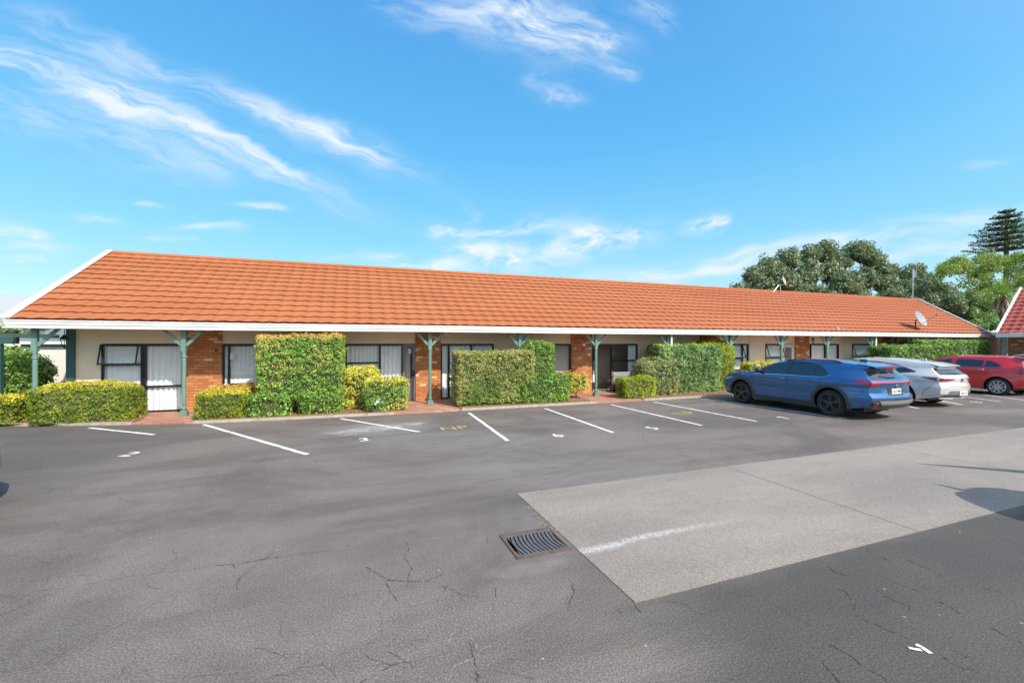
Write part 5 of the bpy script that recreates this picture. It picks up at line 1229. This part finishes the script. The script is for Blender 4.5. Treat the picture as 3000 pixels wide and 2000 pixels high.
def suv_tail(C, m):
    C.rearpatch(m, [(-.80, .905), (-.45, .925), (0, .93), (.45, .925), (.80, .905)], [(-.80, .965), (-.45, .960), (0, .958), (.45, .96), (.80, .965)], 30, .012)
    for sg in (-1, 1):
        C.rearpatch(m, [(sg*.56, .90), (sg*.70, .83), (sg*.80, .84)], [(sg*.56, .93), (sg*.70, .955), (sg*.80, .965)], 10, .014)
        C.side(m, np.linspace(-2.17, -1.80, 10), lin((-2.2, .85), (-1.8, .965)), lin((-2.2, .975), (-1.8, .985)), sg, .012, 5)
def rwin(zlo, zhi, wlo, whi, off=.008):
    return lambda C, m: C.rearpatch(m, [(-wlo, zlo), (wlo, zlo)], [(-whi, zhi), (whi, zhi)], 24, off, nz=10)
SUV = dict(mirmat=M['trim'], top=[(-2.04, 1.30), (-1.75, 1.36), (-1.35, 1.405), (-.8, 1.435), (-.35, 1.435), (.0, 1.405), (.35, 1.33), (.68, 1.19), (1.05, 1.00), (1.5, .985), (1.85, .92), (2.08, .83)],
    bot=[(-2.12, .34), (-1.75, .26), (-.9, .215), (.9, .215), (1.75, .24), (2.1, .28)], rear=[(-2.12, .34), (-2.20, .42), (-2.22, .58), (-2.15, .66), (-2.14, .80), (-2.20, .93), (-2.17, .98), (-2.10, 1.03), (-1.93, 1.22), (-2.04, 1.30)],
    front=[(2.1, .28), (2.18, .45), (2.19, .62), (2.16, .74), (2.08, .83)],
    zprof=[(.2, .85), (.32, .885), (.5, .905), (.75, .90), (.93, .885), (1.0, .865), (1.06, .82), (1.2, .73), (1.32, .66), (1.41, .57), (1.48, .48)], crease=.88, axles=(-1.31, 1.36), rt=.345, tw=.80, br=.13, bf=.22, crown=.035, dr=.7, kr=.11, kf=.2, df=1.0,
    paint=paint('blue_car_paint', (.032, .120, .30), .4, .22), rim=M['rim_dark'], spokes=5, dbl=True, dlo=suv_dlo, nwin=3, dlotrim=M['trim'],
    seams=[[(.98, .96), (.98, .8), (.96, .34)], [(-.14, 1.0), (-.13, .6), (-.15, .34)], [(-1.12, 1.0), (-1.06, .8), (-.98, .70), (-.86, .5), (-.86, .34)], [(-2.02, .66), (-1.9, .60), (-1.72, .60)]],
    handles=[(.05, .88), (-.86, .90)], mirror=(.72, 1.06), ws=(.38, 1.05), plate=(.72, .36, .125, 'QLE 406'),
    extra=[('wheel_arch_trim', suv_arch, M['clad']), ('sill_trim', mir(suv_sill), M['clad']), ('rear_window', rwin(1.02, 1.235, .68, .60), M['carglass']), ('tail_light', suv_tail, M['lamp_red']),
           ('rear_bumper', lambda C, m: C.rearpatch(m, [(-.76, .30), (0, .30), (.76, .30)], [(-.80, .50), (-.62, .52), (0, .52), (.62, .52), (.80, .50)], 24, .03), M['clad']),
           ('bumper_insert', lambda C, m: C.rearpatch(m, [(-.55, .37), (.55, .37)], [(-.66, .505), (.66, .505)], 20, .045), mat('silver_bumper_insert', (.30, .29, .28), .4, .4)),
           ('reflector', mir(lambda C, m, sg: C.rearpatch(m, [(sg*.70, .37), (sg*.76, .37)], [(sg*.66, .47), (sg*.73, .47)], 4, .05)), M['lamp_red']),
           ('chrome_strip', mir(lambda C, m, sg: C.sideline(m, [(.93, .972), (0, .995), (-.9, 1.0), (-1.14, 1.008), (-1.27, 1.07)], sg, .018, .012)), M['chrome']),
           ('badge', lambda C, m: m.lathe([(.001, -.012), (.045, -.012), (.05, 0)], (C.rp(0, .86)[0]-.004, 0, .86), 20, M=Matrix.Rotation(R(90), 4, 'Y')), M['chrome']),
           ('plate_recess', lambda C, m: C.rearpatch(m, [(-.27, .62), (.27, .62)], [(-.30, .81), (.30, .81)], 10, .003), M['trim']),
           ('spoiler', lambda C, m: m.grid(np.array([[(-1.72, y, 1.385+.02*(1-(y/.58)**2)), (-1.95, y, 1.345+.02*(1-(y/.58)**2)), (-2.16, y, 1.305+.02*(1-(y/.58)**2)), (-2.15, y, 1.285), (-1.97, y, 1.265)] for y in np.linspace(-.56, .56, 12)])), paint('blue_car_paint_spoiler', (.032, .120, .30), .4, .22)),
           ('brake_light', lambda C, m: m.box(-2.17, -2.14, -.16, .16, 1.262, 1.282), M['lamp_red']), ('wiper', lambda C, m: m.tube([C.rp(-.05, 1.05, .02), C.rp(.2, 1.06, .03), C.rp(.42, 1.09, .02)], .009, 6), M['black']),
           ('roof_rail', mir(lambda C, m, sg: m.tube([(.05, sg*.60, 1.38), (-.05, sg*.60, 1.42), (-.6, sg*.60, 1.445), (-1.3, sg*.60, 1.425), (-1.42, sg*.59, 1.39)], .016, 8)), M['trim']),
           ('roof_fin', lambda C, m: m.box(-1.66, -1.50, -.014, .014, 1.40, 1.475), paint('blue_fin_paint', (.032, .120, .30), .4, .22)),
           ('fuel_seam', mir(lambda C, m, sg: C.sideline(m, [(-1.5, .80), (-1.68, .80), (-1.68, .93), (-1.5, .93), (-1.5, .80)], sg)), M['black']),
           ('head_light', mir(lambda C, m, sg: C.side(m, np.linspace(1.75, 2.06, 8), lin((1.75, .80), (2.1, .68)), lin((1.75, .82), (2.1, .77)), sg, .008, 4)), M['lamp_clear']),
           ('grille', lambda C, m: C.rearpatch(m, [(-.5, .34), (.5, .34)], [(-.3, .72), (.3, .72)], 12, .008, C.fp), M['black'])])
RZ = R(90)
make_car('blue_suv', 'metallic blue sport utility car with black wheels parked nose in to the hedge', SUV, (12.58, 8.93, 0), RZ+R(.5), 1.012, 'cars parked in the bays')
# ---- silver white hatch
def h_dlo(C, m, sg, k):
    hi = lin((-1.62, 1.02), (-1.40, 1.10), (-1.1, 1.20), (-.6, 1.27), (0, 1.285), (.4, 1.23), (.8, 1.08), (1.1, .96)); lo = lin((-1.62, 1.015), (-1.3, .985), (-.6, .95), (1.15, .92))
    rg = {0: (-1.62, 1.12), 1: (.02, 1.02), 2: (-.92, -.06), 3: (-1.50, -.96)}[k]
    o, i_ = (.004, -.012) if k == 0 else (.008, .012)
    C.side(m, np.linspace(*rg, 44 if k == 0 else 20), lambda x: lo(x)+i_, lambda x: max(hi(x)-i_*1.2, lo(x)+i_+.001), sg, o)
HAT = dict(top=[(-1.98, 1.185), (-1.7, 1.26), (-1.3, 1.325), (-.8, 1.365), (-.3, 1.37), (.1, 1.345), (.5, 1.25), (.9, 1.08), (1.2, .95), (1.5, .91), (1.85, .83), (2.05, .74)],
    bot=[(-2.05, .30), (-1.7, .22), (-.9, .17), (.9, .17), (1.75, .19), (2.1, .22)], rear=[(-2.05, .30), (-2.18, .40), (-2.20, .60), (-2.15, .72), (-2.17, .86), (-2.14, .93), (-2.05, 1.0), (-1.92, 1.12), (-1.98, 1.185)],
    front=[(2.1, .22), (2.17, .40), (2.15, .58), (2.05, .74)], zprof=[(.15, .82), (.3, .87), (.5, .895), (.75, .885), (.9, .86), (1.0, .79), (1.15, .70), (1.27, .62), (1.36, .53), (1.44, .45)], crease=.80, axles=(-1.30, 1.34), rt=.325, tw=.78, br=.16, bf=.22, crown=.03, dr=.85, kr=.17, kf=.22, flare=.03,
    paint=paint('silver_car_paint', (.56, .55, .525), .1, .3), rim=M['rim_light'], spokes=5, dbl=True, dlo=h_dlo, nwin=3,
    seams=[[(1.0, .92), (.96, .7), (.94, .30)], [(-.05, .93), (-.06, .6), (-.1, .28)], [(-1.1, .97), (-1.0, .75), (-.86, .55), (-.84, .3)], [(-2.0, .62), (-1.85, .45), (-1.80, .30)]], handles=[(.12, .83), (-.86, .85)], mirror=(.88, .98), ws=(.45, 1.2),
    plate=(.43, .36, .125, 'LHG 62'),
    extra=[('rear_window', rwin(.955, 1.125, .64, .57, .012), M['carglass']),
           ('tail_light', mir(lambda C, m, sg: (C.rearpatch(m, [(sg*.30, .815), (sg*.60, .77), (sg*.76, .77)], [(sg*.30, .835), (sg*.60, .845), (sg*.76, .875)], 12, .012), C.side(m, np.linspace(-2.12, -1.80, 8), lin((-2.12, .78), (-1.8, .865)), lin((-2.12, .88), (-1.8, .885)), sg, .012, 4))), mat('dark_red_lamp', (.14, .012, .015), .12, 0, .6, 1)),
           ('tail_light_core', mir(lambda C, m, sg: C.rearpatch(m, [(sg*.56, .782), (sg*.66, .782)], [(sg*.60, .83), (sg*.70, .845)], 5, .018)), M['lamp_red']),
           ('bumper_insert', lambda C, m: C.rearpatch(m, [(-.62, .30), (.62, .30)], [(-.48, .50), (.48, .50)], 16, .012), mat('grey_bumper_insert', (.16, .165, .17), .6)),
           ('lower_lip', lambda C, m: C.rearpatch(m, [(-.66, .265), (.66, .265)], [(-.64, .315), (.64, .315)], 16, .045), paint('silver_lip_paint', (.62, .63, .64), .2, .3)),
           ('badge', lambda C, m: m.lathe([(.028, -.006), (.034, -.014), (.046, -.014), (.05, 0)], (C.rp(0, .80)[0]-.004, 0, .80), 20, M=Matrix.Rotation(R(90), 4, 'Y')), M['trim']),
           ('spoiler', lambda C, m: m.grid(np.array([[(-1.66, y, 1.28+.02*(1-(y/.55)**2)), (-1.92, y, 1.232+.02*(1-(y/.55)**2)), (-2.06, y, 1.195+.02*(1-(y/.55)**2)), (-2.05, y, 1.175), (-1.93, y, 1.155)] for y in np.linspace(-.54, .54, 12)])), paint('silver_spoiler_paint', (.56, .55, .525), .1, .3)),
           ('wiper', lambda C, m: m.tube([C.rp(-.02, .97, .02), C.rp(.2, .985, .03), C.rp(.40, 1.0, .02)], .010, 6), M['black']), ('roof_fin', lambda C, m: m.box(-1.52, -1.38, -.014, .014, 1.325, 1.40), paint('silver_fin_paint', (.56, .55, .525), .1, .3)),
           ('boot_seam', lambda C, m: C.rearpatch(m, [(-.55, .618), (0, .60), (.55, .618)], [(-.55, .626), (0, .608), (.55, .626)], 16, .006), M['black'])])
make_car('silver_hatchback', 'silver white hatchback parked between the blue car and the red car', HAT, (16.85, 9.62, 0), RZ, 1.035, 'cars parked in the bays')
# ---- red small hatch
def r_dlo(C, m, sg, k):
    hi = lin((-1.36, 1.02), (-1.2, 1.13), (-1.0, 1.22), (-.5, 1.265), (.1, 1.265), (.45, 1.19), (.8, 1.05), (1.05, .97)); lo = lin((-1.4, 1.0), (-.9, .98), (1.1, .94))
    rg = {0: (-1.36, 1.02), 1: (.06, .97), 2: (-.82, -.08), 3: (-1.28, -.88)}[k]
    if k == 0: return
    C.side(m, np.linspace(*rg, 20), lambda x: lo(x)+.012, lambda x: max(hi(x)-.02, lo(x)+.013), sg, .008)
RED = dict(HAT, top=[(-1.70, 1.29), (-1.4, 1.335), (-.9, 1.365), (-.4, 1.37), (0, 1.345), (.4, 1.26), (.8, 1.10), (1.08, .99), (1.4, .93), (1.65, .84), (1.78, .74)], bot=[(-1.72, .30), (-1.4, .2), (-.8, .17), (.8, .17), (1.4, .19), (1.78, .22)],
    rear=[(-1.72, .30), (-1.83, .42), (-1.84, .60), (-1.80, .75), (-1.80, .95), (-1.77, 1.05), (-1.68, 1.22), (-1.70, 1.29)], front=[(1.78, .22), (1.86, .40), (1.85, .58), (1.78, .74)],
    zprof=[(.15, .76), (.3, .80), (.5, .82), (.75, .815), (.95, .79), (1.08, .72), (1.22, .65), (1.33, .58), (1.41, .47)], axles=(-1.22, 1.20), rt=.30, tw=.71, paint=paint('red_car_paint', (.62, .016, .022), .0, .3), rim=M['rim_light'], spokes=9, dbl=False,
    dlo=r_dlo, nwin=3, seams=[[(.98, .93), (.94, .7), (.92, .30)], [(-.02, .94), (-.03, .6), (-.06, .28)], [(-1.0, .97), (-.93, .75), (-.80, .55), (-.78, .3)]], handles=[(.1, .86), (-.80, .88)], handlemat=M['chrome'], mirror=(.84, 1.0), ws=(.38, 1.08), plate=(.60, .36, .125, ''), crease=.84, flare=.02,
    extra=[('rear_window', rwin(1.04, 1.24, .60, .55, .012), M['carglass']), ('tail_light', mir(lambda C, m, sg: (C.rearpatch(m, [(sg*.58, .76), (sg*.74, .74)], [(sg*.60, 1.02), (sg*.72, 1.06)], 6, .016), C.side(m, np.linspace(-1.76, -1.56, 6), lin((-1.76, .76), (-1.56, .92)), lin((-1.76, 1.08), (-1.56, 1.0)), sg, .012, 5))), M['lamp_red']),
           ('spoiler', lambda C, m: m.grid(np.array([[(-1.5, y, 1.34+.02*(1-(y/.55)**2)), (-1.80, y, 1.295+.02*(1-(y/.55)**2)), (-1.79, y, 1.27), (-1.66, y, 1.25)] for y in np.linspace(-.54, .54, 10)])), paint('red_spoiler_paint', (.36, .012, .020), .2, .3)),
           ('sill_trim', mir(lambda C, m, sg: C.side(m, np.linspace(-.80, .80, 16), lambda x: .175, lambda x: .225, sg, .014, 3)), mat('pale_sill', (.4, .4, .4), .5))])
make_car('red_hatchback', 'small bright red hatchback with silver wheels at the right', RED, (23.15, 9.85, 0), RZ, 1.05, 'cars parked in the bays')
S2 = dict(HAT, paint=paint('pale_silver_paint', (.42, .48, .52), .4, .3)); make_car('silver_car', 'pale silver car half hidden behind the red car at the right edge', S2, (29.7, 10.1, 0), RZ, 1.08, 'cars parked in the bays')
S3 = dict(HAT, paint=paint('dark_blue_paint', (.02, .035, .055), .4, .3), plate=(.43, .36, .125, '')); make_car('dark_car', 'dark blue car whose front corner pokes in at the left edge', S3, (-6.38, 6.50, 0), R(0), 1.03)

# unseen plants added beyond the right edge to cast shadows on the drive
def shadow_plant(x, y, name, label, leaves, trunk_h):
    r = thing(name, label, 'unseen shadow caster', (x, y, 0))
    mb = MB(); mb.lathe([(.01, 0), (.2, 0), (.28, .36), (.30, .36), (.30, .32), (.24, .30), (.01, .30)], (x, y, 0), 24); mb.build('pot', M['rust'], r, smooth=True)
    mb = MB(); mb.tube([(x, y, .28), (x+.02, y, trunk_h*.6), (x, y, trunk_h)], [.07, .055, .045], 9); mb.build('trunk', M['bark'], r)
    for (e, w, arch) in leaves:
        p, q = Vector((x, y, trunk_h)), Vector(e); d = (q-p).normalized(); sdv = d.cross(Vector((0, 0, 1))).normalized(); P = []
        for t_ in np.linspace(0, 1, 12):
            c_ = p.lerp(q, t_)+Vector((0, 0, arch*4*t_*(1-t_))); ww = w*.5*math.sin(math.pi*min(1, t_*.96+.04))**.7*(1-.35*t_)
            P.append([tuple(c_+sdv*ww+Vector((0, 0, ww*.3))), tuple(c_), tuple(c_-sdv*ww+Vector((0, 0, ww*.3)))])
        mb = MB(); mb.grid(np.array(P)); mb.build('leaf', L['bright'], r)
shadow_plant(8.25, .78, 'shadow_palm', 'unseen broad leafed potted palm added beyond the right edge to cast a shadow', [((8.25+.8*math.cos(a), .72+.7*math.sin(a), 1.75), .75, .12) for a in np.arange(.2, 6.3, .75)]+[((8.1, 1.75, 1.75), .14, .05)], 1.7)
shadow_plant(10.7, 1.7, 'shadow_flax', 'unseen potted flax added beyond the right edge, its long leaf shaped to cast a shadow', [((8.97, 2.57, 1.6), .24, .06), ((11.4, 1.9, 1.5), .12, .1), ((10.9, .9, 1.5), .12, .1), ((11.2, 1.1, 1.2), .12, .1), ((10.9, 2.3, 1.3), .12, .1)], .45)

# ================================================================== BEHIND THE CAMERA (seen in window and paint reflections)
ob = thing('opposite_building', 'low cream building with grey roof across the car park, seen in window reflections', 'building', (0, 0, 0))
mb = MB(); mb.box(-16, 34, -26, -18, 0, 2.6); mb.build('wall', M['cream2'], ob)
mb = MB(); mb.quad((-17, -17.3, 2.5), (35, -17.3, 2.5), (35, -22, 5.2), (-17, -22, 5.2)); mb.quad((-17, -26.7, 2.5), (35, -26.7, 2.5), (35, -22, 5.2), (-17, -22, 5.2)); mb.poly([(-16, -18, 2.6), (-16, -22, 5.0), (-16, -26, 2.6)]); mb.poly([(34, -18, 2.6), (34, -22, 5.0), (34, -26, 2.6)]); mb.build('roof', mottled('grey_metal_roof', (.22, .23, .24), (.30, .31, .32), 1, .5), ob)
for k in range(9): mb = MB(); mb.box(-14+k*5.2, -12.2+k*5.2, -17.995, -17.95, .8, 2.0); mb.build('window', M['black'], ob)
for k, (x_, y_, r_) in enumerate(((-24, -14, 3.0), (3, -31, 4.0), (19, -32, 4.5))):
    lobetree('broad_tree', ['round green tree beyond the left end of the opposite building', 'green tree behind the middle of the opposite building', 'larger green tree behind the right of the opposite building'][k], (x_, y_, 0), [(x_, y_, 6, r_, r_, r_*.8), (x_+r_*.7, y_, 5, r_*.7, r_*.7, r_*.6), (x_-r_*.7, y_+1, 5, r_*.7, r_*.7, r_*.6)], L['green'], .35, 9, M['bark'], .3, 'trees across the car park')
